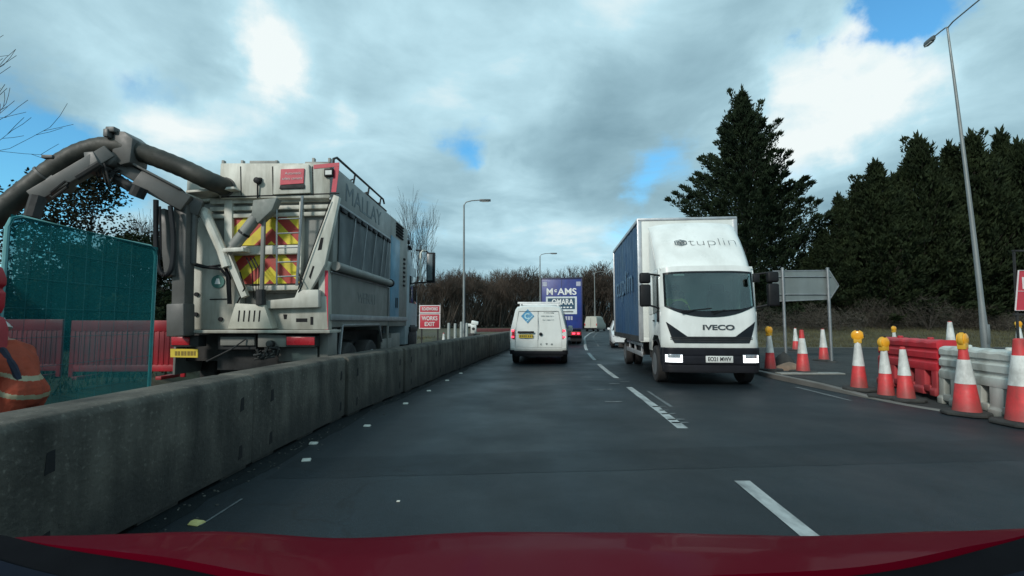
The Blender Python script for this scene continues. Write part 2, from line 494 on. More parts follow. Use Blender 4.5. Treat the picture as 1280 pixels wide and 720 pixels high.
# ground sheet
def build_ground():
    def axis(lo, hi, step, far):
        a = []; x = lo
        while x <= hi + 1e-6: a.append(round(x, 3)); x += step
        return [lo - f for f in sorted(far, reverse=True)] + a + [hi + f for f in far]
    xs = axis(-40, 60, .6, (10, 40, 120, 400, 1200))
    ys = sorted(set(axis(-10, 110, .7, (10, 40, 120, 400, 1500)) + [24.05, 24.12]))
    m = MB()
    vs = [(x, y, ground_z(x, y)) for y in ys for x in xs]
    n = len(xs)
    fs = [(j * n + i, j * n + i + 1, (j + 1) * n + i + 1, (j + 1) * n + i) for j in range(len(ys) - 1) for i in range(n - 1)]
    m.add(vs, fs)
    tag(m.build('ground', M_EARTH, smooth=60, fixn=False), kind='structure')
build_ground()

def strip(name, left, right, ys, zf, m, cols=6):
    b = MB(); vs = []
    for y in ys:
        a, c = left(y), right(y)
        for i in range(cols + 1): vs.append((a + (c - a) * i / cols, y, zf(y)))
    w = cols + 1
    fs = [(j * w + i, j * w + i + 1, (j + 1) * w + i + 1, (j + 1) * w + i) for j in range(len(ys) - 1) for i in range(cols)]
    b.add(vs, fs)
    return tag(b.build(name, m, smooth=60, fixn=False), kind='structure')

YS = [-8 + i * .8 for i in range(0, 192)]
strip('road', lambda y: left_edge(y) - .6, lambda y: (46 if y < 23.9 else interp(KR, y)), YS, lambda y: 0.0, A_ROAD)
strip('pavement', lambda y: interp(KR, y) + .12, lambda y: 46, [3.6 + i * .4 for i in range(0, 52)], pave_z, A_PAVE)

def kerb(name, pts, zf, w=.13):
    b = MB(); L_ = smooth_line(pts, 8)
    rings = []
    for i, p in enumerate(L_):
        d = (L_[min(i + 1, len(L_) - 1)] - L_[max(i - 1, 0)]).normalized(); nn = Vector((-d.y, d.x, 0)) * w / 2
        z = zf(p.y)
        rings.append([p + nn + Vector((0, 0, -.1)), p + nn + Vector((0, 0, z - .015)), p + nn * .7 + Vector((0, 0, z)), p - nn * .8 + Vector((0, 0, z)), p - nn + Vector((0, 0, z - .01)), p - nn + Vector((0, 0, -.1))])
    b.loft(rings)
    return tag(b.build(name, M_KERB, smooth=40), kind='structure')
kerb('kerb', [(x + .06, y) for x, y in KR if 3.5 < y < 24.1] , lambda y: pave_z(y) + .006)
kerb('kerb', [(46, 24.08), (30, 24.05), (20, 24.05), (12, 24.1), (9.0, 24.4), (8.25, 25.6), (9.25, 32), (11.66, 46.7), (17.26, 72), (28.5, 105)], lambda y: .115)

# damp dirty gutter along the barrier foot and a dashboard reflection painted as darker asphalt across the lane
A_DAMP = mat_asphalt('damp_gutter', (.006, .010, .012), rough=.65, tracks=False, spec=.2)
A_REFLECT = mat_asphalt('reflection_asphalt', (.0066, .0128, .0172), patchy=.35, rough=.55, tracks=True, spec=.30)
def ragged(name, pts_l, pts_r, m, z):
    b = MB(); vs = []
    for p, q in zip(pts_l, pts_r): vs += [(p[0], p[1], z), (q[0], q[1], z)]
    b.add(vs, [(2 * i, 2 * i + 1, 2 * i + 3, 2 * i + 2) for i in range(len(pts_l) - 1)])
    return tag(b.build(name, m, smooth=0, fixn=False), kind='structure')
ys_ = [-6 + .22 * i for i in range(150)]
ragged('gutter', [(interp(BL, y) - .25, y) for y in ys_], [(interp(BL, y) + .20 + .16 * mnoise.noise(Vector((y * .7, 3, 0))) + .05 * mnoise.noise(Vector((y * 4, 9, 0))), y) for y in ys_], A_DAMP, .0022)
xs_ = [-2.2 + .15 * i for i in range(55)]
ragged('road_reflection_band', [(x, 5.25 + .10 * x + .03 * mnoise.noise(Vector((x * 3, 1, 0)))) for x in xs_], [(x, 4.55 + .08 * x + .03 * mnoise.noise(Vector((x * 3, 7, 0)))) for x in xs_], A_REFLECT, .0014)
# painted lines
def line_seg(b, path, y0, y1, w, dx=0.0, z=.004, rag=0.0):
    n = max(2, int((y1 - y0) / .5)); vs = []
    for i in range(n + 1):
        y = y0 + (y1 - y0) * i / n
        x = interp(path, y) + dx; s = (interp(path, y + .3) - interp(path, y - .3)) / .6
        hw = w / 2 * math.sqrt(1 + s * s) + rng.uniform(-rag, rag)
        vs += [(x - hw, y, z), (x + hw, y, z)]
    b.add(vs, [(2 * i, 2 * i + 1, 2 * i + 3, 2 * i + 2) for i in range(n)])
CLS = [(p.x, p.y) for p in smooth_line(CL, 8)]
b = MB()
for y0, y1 in ((-5.6, -1.7), (.3, 4.33), (6.41, 10.37), (12.0, 15.9), (17.6, 21.6)):
    line_seg(b, CLS, y0, y1, .135, rag=.006)
line_seg(b, CLS, 23.6, 100, .15)
tag(b.build('lane_marking', M_LINE, smooth=0, fixn=False), kind='structure')
b = MB()
line_seg(b, CLS, 8.0, 9.75, .05, .27, rag=.012)
for (px, py) in ((824, 508), (830, 512.5), (836, 517), (845, 524), (850, 528), (776, 474), (781, 477)):
    p = gnd(px, py, .004); w = rng.uniform(.07, .13)
    b.add([(p.x - w, p.y - .05, .004), (p.x + w, p.y - .03, .004), (p.x + w, p.y + .04, .004), (p.x - w, p.y + .03, .004)], [(0, 1, 2, 3)])
for (px, py, w) in ((768, 479.5, .12), (753, 486.7, .19), (767, 502, .15), (733, 472, .14)):
    p = gnd(px, py, .004)
    b.add([(p.x - w, p.y - .06, .004), (p.x + w, p.y - .04, .004), (p.x + w, p.y + .05, .004), (p.x - w, p.y + .05, .004)], [(0, 1, 2, 3)])
line_seg(b, [(6.0, 8.6), (6.08, 10.4)], 8.6, 10.4, .09, rag=.02)
line_seg(b, CLS, 27, 70, .09, .75, rag=.03)
line_seg(b, BL, 3.4, 3.9, .012, .42, rag=.006)
tag(b.build('worn_marking', M_LINE_OLD, smooth=0, fixn=False), kind='structure')

# ---------------------------------------------------------------- concrete barrier units along the left of the lane
M_CONC = mat('barrier_concrete', (.092, .085, .070), .92, var=.42, scale=2.6, bump=.6, bscale=22, dirt=(.020, .020, .017), dirt_amt=.95, dirt_scale=(3.2, 3.2, .45),
             low_dirt=((.025, .027, .027), 0, .5, .75), speck=.5)
M_SLOT = mat('dark_recess', (.008, .008, .009), .9)
M_STEEL = mat('galvanised_steel', (.33, .35, .36), .45, .7, var=.15, scale=4, bump=.1, dirt=(.12, .12, .11), dirt_amt=.4)
def barrier_units():
    ulen, gap = 2.36, .02
    b = MB()
    prof = [(0, .03), (.0, .84), (.035, .88), (.385, .88), (.42, .84), (.42, .03)]
    # a shallow foot with a drainage notch either side of the middle
    rings = [[(-x, y, z) for x, z in prof] for y in (0, .05, .32, ulen / 2, ulen - .32, ulen - .05, ulen)]
    for k, s_ in ((0, .012), (6, .012)):
        rings[k] = [(x + (s_ if x > -.2 else -s_), y, z - (.01 if z > .5 else 0)) for x, y, z in rings[k]]
        rings[k] = [(-.21 + (x + .21) * .95, y, z) for x, y, z in rings[k]]
    b.loft(rings)
    for y in (.25, ulen / 2, ulen - .25): b.b2(-.40, -.02, y - .2, y + .2, 0, .031)
    body_me = b.build('body', M_CONC, bevel=.012).data
    s = MB()
    s.prism([(.003, -.028, .0), (.003, .032, .01), (.003, .026, .13), (.003, -.02, .12)], (-.03, 0, 0))
    slot_me = s.build('lifting_slot', M_SLOT, smooth=0).data
    for o in [x for x in COL.objects if x.data in (body_me, slot_me)]: bpy.data.objects.remove(o)
    y = -2.35 ; k = 0
    names = ['beside the red bonnet and out of view', 'alongside the red bonnet at the photo edge', 'nearest in view below the teal netting', 'in front of the vacuum truck tail lamps', 'in front of the vacuum truck rear wheels', 'in front of the vacuum truck cab',
             'in front of the red works sign and posts', 'in front of the nearest left lamp post foot', 'first beyond the left lamp post foot', 'second beyond the left lamp post foot', 'just short of the white van mirror']
    while y < 60:
        x0 = interp(BL, y); s_ = (interp(BL, y + ulen) - x0); L = math.hypot(s_, ulen); y1 = y + ulen * ulen / L
        ang = -math.atan2(interp(BL, y1) - x0, y1 - y)
        px = 640 + 600 * x0 / max(.5, y + 1.2)
        lab = 'dark stained concrete barrier unit ' + names[k] if k < 11 else 'concrete barrier unit hidden behind the white van'
        t = thing('concrete_barrier', lab, 'barrier', (x0 + rng.uniform(-.03, .03), y, 0), ang + rng.uniform(-.012, .012), 'concrete barriers along the left lane edge')
        o = bpy.data.objects.new('body', body_me); COL.objects.link(o); o.parent = t
        for yy in ((.34, ulen - .16) if k % 2 else (ulen - .2, .3)):
            for zz in (.12, .56):
                q = bpy.data.objects.new('lifting_slot', slot_me); COL.objects.link(q); q.parent = t; q.location = (0, yy, zz)
        y = y1 + gap; k += 1
barrier_units()

# ---------------------------------------------------------------- temporary road studs
M_STUD = mat('stud_plastic', (.55, .56, .5), .4, var=.1)
M_STUDY = mat('yellow_stud_plastic', (.62, .55, .22), .4, var=.1)
def studs():
    pts = [(246, 655), (383, 576), (392, 555), (459, 533), (507, 505), (536, 489), (559, 476), (576, 467), (498, 627)]
    labs = ['cream temporary road stud just in front of the red bonnet', 'white road stud nearest the barrier foot in a close pair', 'white road stud farther of the close pair by the barrier', 'white road stud in line below the vacuum truck wheel arch',
            'white road stud in line below the vacuum truck side panel', 'white road stud in line below the vacuum truck cab', 'small far white stud below the red works sign', 'farthest white road stud near the lamp post foot', 'tiny loose white stud lying mid lane']
    for i, ((px, py), lab) in enumerate(zip(pts, labs)):
        p = gnd(px, py)
        s = (.026 if i < 8 else .008)
        b = MB()
        b.loft([[(a * s * 1.6, c * s * 1.4, z) for a, c in ((-1, -1), (1, -1), (1, 1), (-1, 1))] for z in (0, .006)] + [[(a * s * 1.5, c * s * .6, .028 * s / .032) for a, c in ((-1, -1), (1, -1), (1, 1), (-1, 1))]])
        o = b.build('road_stud', M_STUDY if i == 0 else M_STUD, bevel=.002)
        o.location = (p.x, p.y, .001); o.rotation_euler = (0, 0, rng.uniform(-.3, .3))
        tag(o, lab, 'road stud', 'temporary road studs along the barrier')
studs()
# ---------------------------------------------------------------- shared vehicle materials
M_BLACK = mat('black_plastic', (.009, .010, .012), .55, var=.3, spec=.25)
M_RUBBER = mat('tyre_rubber', (.014, .014, .015), .85, var=.3, bump=.2, dirt=(.06, .055, .05), dirt_amt=.5)
M_RIM = mat('wheel_rim', (.22, .23, .24), .5, .5, var=.2, dirt=(.04, .04, .04), dirt_amt=.6)
M_DARK = mat('chassis_black', (.016, .017, .018), .75, var=.4, dirt=(.07, .065, .06), dirt_amt=.5)
M_GLASS = mat_sheer('tinted_glass', (.58, .68, .66), .07, gloss=True)
M_DGLASS = mat('dark_glass', (.012, .016, .02), .08, spec=.8)
M_RED_LENS = mat('red_lens', (.42, .02, .03), .25, var=.1)
M_RED_LIT = mat('lit_tail_lamp', (.6, .03, .05), .3, emit=(1, .06, .12), estr=2.2)
M_WHITE_LIT = mat('lit_head_lamp', (.9, .9, .9), .2, emit=(.95, .98, 1), estr=3.0)
M_AMBER = mat('amber_lens', (.75, .30, .02), .25, var=.1)
M_YPLATE = mat('yellow_number_plate', (.62, .46, .04), .5, var=.08)
M_WPLATE = mat('white_number_plate', (.62, .64, .62), .5, var=.08)
M_INK = mat('black_lettering', (.012, .014, .018), .6, var=.05)
M_REDR = mat('red_reflective', (.50, .03, .06), .45, var=.15)
M_WHITE = mat('white_letter', (.75, .77, .76), .5, var=.05)
M_CHROME = mat('bright_metal', (.65, .67, .68), .25, .8, var=.1)

def wheel(parent, x, y, r, w, side, dual=False):
    """wheel part with tyre and rim; axle along x"""
    b = MB()
    def prof(x0):
        h = w / 2
        return [(r * .60, x0 - h), (r * .92, x0 - h), (r * .985, x0 - h * .8), (r, x0 - h * .55), (r, x0 + h * .55), (r * .985, x0 + h * .8), (r * .92, x0 + h), (r * .60, x0 + h)]
    b.lathe(prof(0), n=32, axis='x')
    if dual: b.lathe(prof(-side * (w + .05)), n=32, axis='x')
    t = b.build('wheel', M_RUBBER, parent); t.location = (x, y, r)
    c = MB(); s = side
    c.lathe(sorted([(r * .61, s * w * .5 + s * .002), (r * .58, s * w * .52), (r * .52, s * w * .3), (r * .32, s * w * .28), (r * .28, s * w * .48), (r * .12, s * w * .5)], key=lambda q: q[1]) if False else
            [(r * .61, s * w * .50 + s * .003), (r * .585, s * w * .53), (r * .52, s * w * .25), (r * .34, s * w * .22), (r * .26, s * w * .50), (r * .02, s * w * .52)], n=24, axis='x')
    for k in range(8):
        a = k * PI / 4
        c.lathe([(.018, s * w * .22), (.018, s * w * .22 + s * .045)], (0, r * .43 * math.cos(a), r * .43 * math.sin(a)), n=6, axis='x')
    c.build('rim', M_RIM, t)
    return t

# ================================================================ vacuum excavator truck
M_TW = mat('dirty_white_paint', (.62, .62, .55), .5, var=.10, scale=2, dirt=(.17, .155, .11), dirt_amt=.8, dirt_scale=(3.5, 3.5, .6), bump=.03, low_dirt=((.15, .14, .115), 1.1, 2.4, .6))
M_TG = mat('grimy_grey_paint', (.26, .265, .245), .55, var=.15, scale=2, dirt=(.10, .105, .10), dirt_amt=.75, dirt_scale=(3, 1.3, .35), low_dirt=((.12, .115, .10), 1.2, 3.0, .55))
M_TGU = mat('grimy_band_paint', (.30, .315, .30), .5, var=.15, scale=2, dirt=(.13, .14, .14), dirt_amt=.6, dirt_scale=(3, 1.3, .25))
M_TARP = mat('dark_curtain', (.085, .105, .11), .55, var=.3, scale=1.4, dirt=(.03, .04, .045), dirt_amt=.8, dirt_scale=(2, 2.4, .25))
M_BLUEP = mat('dusty_blue_paint', (.10, .25, .36), .45, var=.2, scale=1.5, dirt=(.20, .24, .25), dirt_amt=.6, dirt_scale=(2, 2, .4))
M_BOOM = mat('grey_boom_paint', (.105, .105, .10), .5, var=.15, scale=3, dirt=(.05, .05, .045), dirt_amt=.7, dirt_scale=(2, 2, 2))
M_HOSE = mat('suction_hose', (.024, .026, .021), .6, var=.3, scale=4, dirt=(.12, .11, .09), dirt_amt=.5, dirt_scale=(3, 3, 3))
M_PLATEG = mat('ribbed_grey_plate', (.21, .23, .21), .6, var=.15, dirt=(.09, .09, .07), dirt_amt=.6)
M_CREAM = mat('cream_cover_paint', (.45, .44, .37), .5, var=.1, dirt=(.2, .19, .15), dirt_amt=.5)

def mat_chevron(name, period, xc):
    m = bpy.data.materials.new(name); m.use_nodes = True
    nt = m.node_tree; N, L = nt.nodes.new, nt.links.new; p = nt.nodes['Principled BSDF']
    tc = N('ShaderNodeTexCoord'); s = N('ShaderNodeSeparateXYZ'); L(tc.outputs['Object'], s.inputs[0])
    def mt(op, a, b=0.0):
        n = N('ShaderNodeMath'); n.operation = op
        for i, v in enumerate((a, b)):
            if isinstance(v, (int, float)): n.inputs[i].default_value = v
            else: L(v, n.inputs[i])
        return n.outputs[0]
    v = mt('ADD', mt('ABSOLUTE', mt('SUBTRACT', s.outputs['X'], xc)), s.outputs['Z'])
    f = mt('GREATER_THAN', mt('FRACT', mt('DIVIDE', mt('ADD', v, 50), period)), .5)
    nz = N('ShaderNodeTexNoise'); nz.inputs['Scale'].default_value = 5; nz.inputs['Detail'].default_value = 7; L(tc.outputs['Object'], nz.inputs[0])
    mx = N('ShaderNodeMixRGB'); L(f, mx.inputs[0]); mx.inputs[1].default_value = (.66, .54, .02, 1); mx.inputs[2].default_value = (.40, .035, .025, 1)
    m2 = N('ShaderNodeMixRGB'); mr = N('ShaderNodeMapRange'); L(nz.outputs['Fac'], mr.inputs[0]); mr.inputs[1].default_value = .5; mr.inputs[2].default_value = .85; mr.inputs[4].default_value = .6
    L(mr.outputs[0], m2.inputs[0]); L(mx.outputs[0], m2.inputs[1]); m2.inputs[2].default_value = (.12, .11, .08, 1)
    L(m2.outputs[0], p.inputs['Base Color']); p.inputs['Roughness'].default_value = .5
    MATS[name] = m
    return m

def vacuum_truck():
    O = Vector((-4.2, 7.7, 0))
    t = thing('vacuum_truck', 'dirty white vacuum excavator truck with folded suction boom parked behind the concrete barrier', 'truck', O)
    def P(px, py, y=0.0): return at(px, py, O.y + y) - O
    def quad(b, corners, y, th=.03):
        """polygon traced at depth y, pushed backwards (away from the rear) by th"""
        b.prism([P(px, py, y) for px, py in corners], (0, th, 0))
    # ---- body
    b = MB()
    b.b2(-1.25, 1.25, .16, 3.75, 1.30, 3.36)
    b.b2(-1.25, 1.25, 3.79, 5.75, 1.28, 3.98)
    b.b2(-1.10, 1.10, 3.7, 3.85, 1.2, 3.3)
    b.build('body', M_TG, t, bevel=.02)
    b = MB()
    b.b2(-.52, 1.27, -.10, 3.78, 3.38, 3.96)
    b.b2(-1.20, -.54, .12, 3.78, 3.38, 3.80)
    top = b.build('top_hopper', [M_TW, M_TGU], t, bevel=.025)
    for p in top.data.polygons:
        if p.normal.x > .7: p.material_index = 1
    # ---- rear face panels
    b = MB()
    quad(b, [(236, 300), (256, 262), (300, 372), (300, 412), (236, 412)], -.02, .16)          # left flank
    quad(b, [(335, 375), (408, 370), (410, 412), (335, 412)], -.04, .18)
    quad(b, [(372, 362), (398, 362), (398, 384), (330, 386), (330, 376), (368, 372)], -.16, .12)
    b.build('lower_rear_panel', M_TW, t, bevel=.012)
    b = MB()
    quad(b, [(294, 379), (330, 381), (340, 411), (284, 411)], -.24, .22)
    c = b.build('slotted_cover', M_CREAM, t, bevel=.012)
    b = MB()
    for i in range(5):
        x = 297 + i * 6.4
        quad(b, [(x + 1.3, 388), (x + 3.0, 388), (x + 1.6, 402), (x, 402)], -.244, .01)
    b.build('slot', M_SLOT, c, smooth=0)
    b = MB()
    quad(b, [(370, 398), (384, 398), (384, 402.5), (370, 402.5)], -.044, .02); quad(b, [(388, 396), (391.5, 396), (391.5, 406), (388, 406)], -.044, .02)
    quad(b, [(354, 393), (359, 393), (358, 399), (355, 399)], -.044, .02)
    b.build('hand_hole', M_SLOT, t, smooth=0)
    # tailgate
    b = MB()
    quad(b, [(264, 247), (420, 240), (408, 330), (404, 366), (268, 366)], .08, .12)
    tg = b.build('tailgate', M_TG, t, bevel=.01)
    b = MB()
    for y0, y1 in ((246, 253), (257, 262), (266, 271)): quad(b, [(262, y0 + 2), (418, y0 - 2), (416, y1 - 2), (262, y1 + 2)], .0, .09)
    quad(b, [(286, 308), (374, 306), (374, 317), (286, 319)], -.04, .14)
    quad(b, [(300, 358), (374, 356), (374, 362), (300, 364)], -.04, .14)
    quad(b, [(280, 250), (290, 250), (290, 352), (280, 340)], -.02, .12)
    quad(b, [(374, 250), (378, 250), (376, 340), (372, 352)], -.03, .12)
    b.build('rib', M_TW, tg, bevel=.008)
    M_CHEV = mat_chevron('chevron_reflective', .42, .28)
    b = MB()
    quad(b, [(291, 272), (373, 270), (373, 305), (291, 307)], .045, .04)
    quad(b, [(287, 320), (374, 318), (374, 354), (300, 355)], .045, .04)
    b.build('chevron_panel', M_CHEV, tg, smooth=0)
    # gusset plates
    b = MB()
    quad(b, [(417, 243), (424, 246), (406, 330), (398, 345), (388, 362), (376, 366), (371, 362)], -.12, .10)
    quad(b, [(398, 330), (410, 326), (410, 412), (398, 412)], -.03, .16)
    g = b.build('corner_gusset', M_TW, t, bevel=.01)
    b = MB()
    quad(b, [(401, 297), (404.5, 297), (402, 312), (397, 313)], -.123, .01); quad(b, [(386, 346), (391, 332), (393, 333), (388, 349)], -.123, .01)
    b.build('lightening_hole', M_SLOT, g, smooth=0)
    b = MB(); b.tube([P(413, 250, -.15), P(372, 363, -.15)], .008, 6)
    b.build('stay_cable', M_BLACK, g)
    # red edge markers
    b = MB()
    quad(b, [(406, 338), (410, 338), (410, 412), (406, 412)], -.036, .01)
    quad(b, [(392, 206), (424, 203), (424, 208), (392, 211)], -.106, .01); quad(b, [(418, 208.3), (424, 208.3), (420, 240), (414, 240)], -.106, .01)
    b.build('edge_marker', M_REDR, t, smooth=0)
    # rear warning sign on the hopper
    b = MB(); quad(b, [(342, 207), (386, 205), (388, 241), (341, 243)], -.15, .05)
    fr = t; b.build('sign_backing', M_TW, t, bevel=.012)
    b = MB(); quad(b, [(351, 211.5), (380, 210.5), (379, 229), (350, 231)], -.175, .03)
    sp = b.build('warning_sign', M_REDR, fr, smooth=0)
    M_PINKT = mat('faded_white_lettering', (.62, .50, .50), .6)
    pm = lambda px, py, y: plane_M(P(px, py, y), (1, 0, .03), (-.03, 0, 1))
    text('sign_lettering', 'Automatic', .062, M_PINKT, pm(366.5, 216.5, -.177), sp, width=.26)
    text('sign_lettering', 'safety camera', .062, M_PINKT, pm(365, 223, -.177), sp, width=.32)
    b = MB(); quad(b, [(350, 231.5), (380, 230), (380, 235), (349, 236)], -.178, .035)
    b.build('lamp_bar', M_DARK, fr, bevel=.006)
    b = MB()
    for px in (300, 340, 390): quad(b, [(px, 208), (px + 1.2, 208), (px + 2.0, 244), (px + .8, 244)], -.104, .01)
    quad(b, [(276, 245.5), (424, 241), (424, 242.4), (276, 247)], -.104, .01)
    b.build('panel_seam', M_SLOT, t, smooth=0)
    # camera / beacon details on hopper
    b = MB(); quad(b, [(405, 210.5), (416, 210), (416, 220), (405, 220.5)], -.15, .07)
    hl = b.build('marker_lamp', M_BLACK, t, bevel=.006)
    b = MB(); quad(b, [(406.5, 213), (414.5, 212.6), (414.5, 218), (406.5, 218.3)], -.155, .01)
    b.build('lens', M_WPLATE, hl, smooth=0)
    b = MB(); c0 = P(322, 226, -.14); b.lathe([(.02, -.05), (.05, -.04), (.05, .04), (.03, .05)], c0, 12, 'y'); b.tube([c0, c0 + Vector((0, .02, -.28))], .012, 6); b.box(c0 + Vector((0, .05, .03)), (.1, .1, .05))
    b.build('camera_unit', M_BLACK, t)
    b = MB()
    for px in (279, 303, 346, 392, 412):
        p = P(px, 208 if px < 390 else 201, .08); b.b2(p.x - .02, p.x + .02, p.y - .02, p.y + .05, 3.9, 4.10 if px > 350 else 4.06)
    b.b2(-.1, .35, .0, .04, 3.97, 4.03); b.b2(.8, 1.2, .02, 1.2, 3.96, 4.02)
    b.build('roof_bracket', M_TG, t, bevel=.004)
    # ---- ladder and centre mast
    b = MB()
    b.tube([P(346, 247, -.16), P(346, 357, -.16)], .014, 6); b.tube([P(378, 245, -.16), P(371, 357, -.16)], .022, 6)
    for yy in (274, 292, 310, 328, 346): b.tube([P(346, yy, -.16), P(375.5 - (yy - 246) * .045, yy - 1, -.16)], .012, 6)
    b.build('ladder', M_STEEL, t)
    b = MB()
    b.bar(P(330, 262, -.2), P(327, 372, -.2), .055, .055)
    mast = b.build('centre_strut', M_TG, t, bevel=.008)
    b = MB(); b.tube([P(326, 362, -.22), P(326, 381, -.22)], .07, 10); b.build('pivot', M_DARK, mast)
    b = MB(); b.prism([P(316, 250, -.30), P(346, 247, -.30), P(340, 262, -.30), P(322, 279, -.30), P(314, 268, -.30)], (0, .18, 0))
    b.build('hinge_cover', M_PLATEG, t, bevel=.012)
    b = MB(); b.tube([P(292, 308, -.22), P(320, 272, -.24)], .085, 12); b.tube([P(286, 315, -.22), P(293, 307, -.22)], .055, 10)
    cy = b.build('lift_cylinder', M_TG, t)
    b = MB(); b.tube([P(320, 272, -.24), P(330, 262, -.24)], .05, 10); b.tube([P(304, 293, -.22), P(306, 290.5, -.22)], .095, 12)
    b.build('rod', M_DARK, cy)
    b = MB(); b.tube([P(256, 266, -.18), P(277, 312, -.18), P(284, 334, -.18)], .075, 10); b.lathe([(.01, -.06), (.085, -.05), (.085, .05), (.01, .06)], P(256, 266, -.18), 12, 'y')
    b.bar(P(284, 316, -.14), P(307, 371, -.14), .09, .09)
    b.build('brace_tube', M_TW, t)
    b = MB(); quad(b, [(278, 310), (304, 309), (304, 314), (278, 315)], -.3, .2)
    b.build('step_plate', M_TW, t, bevel=.006)
    b = MB()
    for dx in (0, 5): b.tube([P(232 + dx, 328, -.1), P(254 + dx, 334, -.16), P(276 + dx * .6, 336 - dx, -.16), P(284 + dx * .5, 346, -.14), P(286 + dx * .4, 380, -.1)], .022, 7)
    for dx in (0, 5, 9): b.tube([P(308 + dx, 322, -.1), P(315 + dx, 336, -.2), P(317 + dx * .6, 372, -.1)], .011, 6)
    for px0, py0 in ((372, 336), (300, 340)): b.tube([P(px0, py0, -.1), P(px0 + 6, py0 + 20, -.2), P(px0 - 4, py0 + 40, -.1)], .012, 6)
    b.build('hydraulic_hose', M_BLACK, t)
    # badge
    b = MB(); c0 = P(272.5, 352, -.03); b.lathe([(.07, -.008), (.105, -.008), (.105, .004), (.07, .004)], c0, 20, 'y')
    bd = b.build('round_badge', mat('green_badge', (.05, .16, .14), .5), t)
    b = MB(); b.prism([c0 + Vector((-.045, -.012, -.04)), c0 + Vector((.045, -.012, -.04)), c0 + Vector((.02, -.012, .05)), c0 + Vector((-.02, -.012, .05))], (0, .01, 0)); b.build('emblem', M_WHITE, bd, smooth=0)
    b = MB()
    for px, py in ((245, 393), (276, 399), (246, 368)): b.lathe([(.035, -.02), (.035, .02)], P(px, py, -.03), 10, 'y')
    quad(b, [(262, 373.6), (283, 373), (283, 374.5), (262, 375)], -.03, .02)
    b.build('latch', M_BLACK, t)
    # ---- rear chassis and lamps
    b = MB()
    quad(b, [(211, 412.6), (412, 412.6), (412, 416.5), (211, 416.5)], -.3, .5)
    b.build('deck_edge', M_TW, t, bevel=.006)
    b = MB()
    b.b2(-.55, .55, .1, 7.2, .62, 1.2); b.b2(-1.2, 1.2, .3, .6, .75, 1.2); b.b2(-1.05, 1.05, 1.0, 1.15, .45, .6)
    quad(b, [(272, 418), (320, 418), (320, 437), (272, 437)], -.1, .4)
    b.build('chassis', M_DARK, t, bevel=.01)
    b = MB()
    quad(b, [(322, 417), (358, 419), (358, 434), (322, 434)], -.18, .25); quad(b, [(348, 434), (396, 433), (397, 452), (348, 452)], -.02, .3); quad(b, [(399, 417), (410, 417), (410, 450), (399, 450)], -.02, .4)
    quad(b, [(275, 421), (318, 421), (318, 432), (275, 432)], -.14, .1)
    b.build('bumper_panel', M_TG, t, bevel=.012)
    for (x0, x1) in ((214, 247), (358, 393)):
        b = MB(); quad(b, [(x0 - 1, 419), (x1 + 1, 420), (x1 + 1, 433.5), (x0 - 1, 433.5)], -.22, .2)
        h = b.build('tail_lamp', M_DARK, t, bevel=.008)
        b = MB(); quad(b, [(x0, 421), (x0 + (x1 - x0) * (.68 if x0 < 300 else 1), 421.5), (x0 + (x1 - x0) * (.68 if x0 < 300 else 1), 431.5), (x0, 431.5)], -.232, .02)
        b.build('lens', M_RED_LENS, h, bevel=.006)
    b = MB(); quad(b, [(213, 436), (247, 436.5), (247, 447), (213, 446.5)], -.2, .02)
    n = b.build('number_plate', M_YPLATE, t, smooth=0)
    b = MB()
    for i, w in enumerate((3, 2.4, 3, 2.6, 3, 3, 2.6)):
        x = 218.5 + i * 3.9; quad(b, [(x, 439), (x + w, 439), (x + w, 444.5), (x, 444.5)], -.203, .006)
    b.build('plate_characters', mat('faded_plate_ink', (.22, .15, .02), .7), n, smooth=0)
    b = MB(); c0 = P(336, 441, -.2)
    for k in range(9): b.tube([c0 + Vector((rng.uniform(-.2, .2), rng.uniform(-.1, .1), rng.uniform(-.1, .12))) for _ in range(4)], .02, 6)
    b.lathe([(.03, -.06), (.055, -.04), (.055, .04), (.03, .06)], P(338, 430, -.24), 12, 'y')
    b.tube([P(307, 424, -.16), P(290, 436, -.3), P(258, 452, -.25)], .012, 6)
    b.build('coupling', M_DARK, t)
    # ---- right side: curtain recess, ribs, roll, bands, wheel arch
    X = 1.25
    b = MB()
    b.slab(lambda u, v: (X + .012 + .008 * math.sin(u * 41) * math.sin(v * PI), .35 + u * 3.32, 2.34 + v * 1.0), 50, 8, (.012, 0, 0))
    cu = b.build('side_curtain', M_TARP, t, smooth=60)
    b = MB()
    for y in (.85, 1.55, 2.2, 2.85, 3.2): b.bar((X + .045, y, 2.36), (X + .045, y + .28, 3.32), .016, .02)
    b.build('curtain_rib', M_STEEL, cu, bevel=.003)
    b = MB()
    for k in range(9):
        y = .36 + k * .38; b.b2(X + .02, X + .06, y, y + .27, 3.27, 3.335)
    b.build('roller_bracket', M_BLACK, cu, bevel=.004)
    b = MB(); b.tube([(X + .09, .05, 2.30), (X + .09, 3.5, 2.30)], .075, 14)
    rl = b.build('curtain_roll', M_TG, t)
    b = MB(); b.tube([(X + .09, 3.5, 2.30), (X + .09, 3.58, 2.30)], .095, 14); b.build('end_cap', M_BLACK, rl)
    b = MB(); b.b2(X, X + .035, .05, 3.70, 2.195, 2.215); b.b2(X, X + .03, 3.70, 3.76, 1.5, 3.4); b.b2(X, X + .04, .05, 5.72, 1.42, 1.52); b.b2(X + .002, X + .03, -.08, 3.76, 3.36, 3.40)
    b.build('side_trim', M_STEEL, t, bevel=.006)
    M_GHOST = mat('ghost_lettering', (.115, .15, .165), .6, var=.3)
    M_GHOST2 = mat('faint_ghost_lettering', (.15, .165, .162), .6, var=.3)
    sm = lambda y, z, off=.002: plane_M((X + off, y, z), (0, 1, 0), (0, 0, 1))
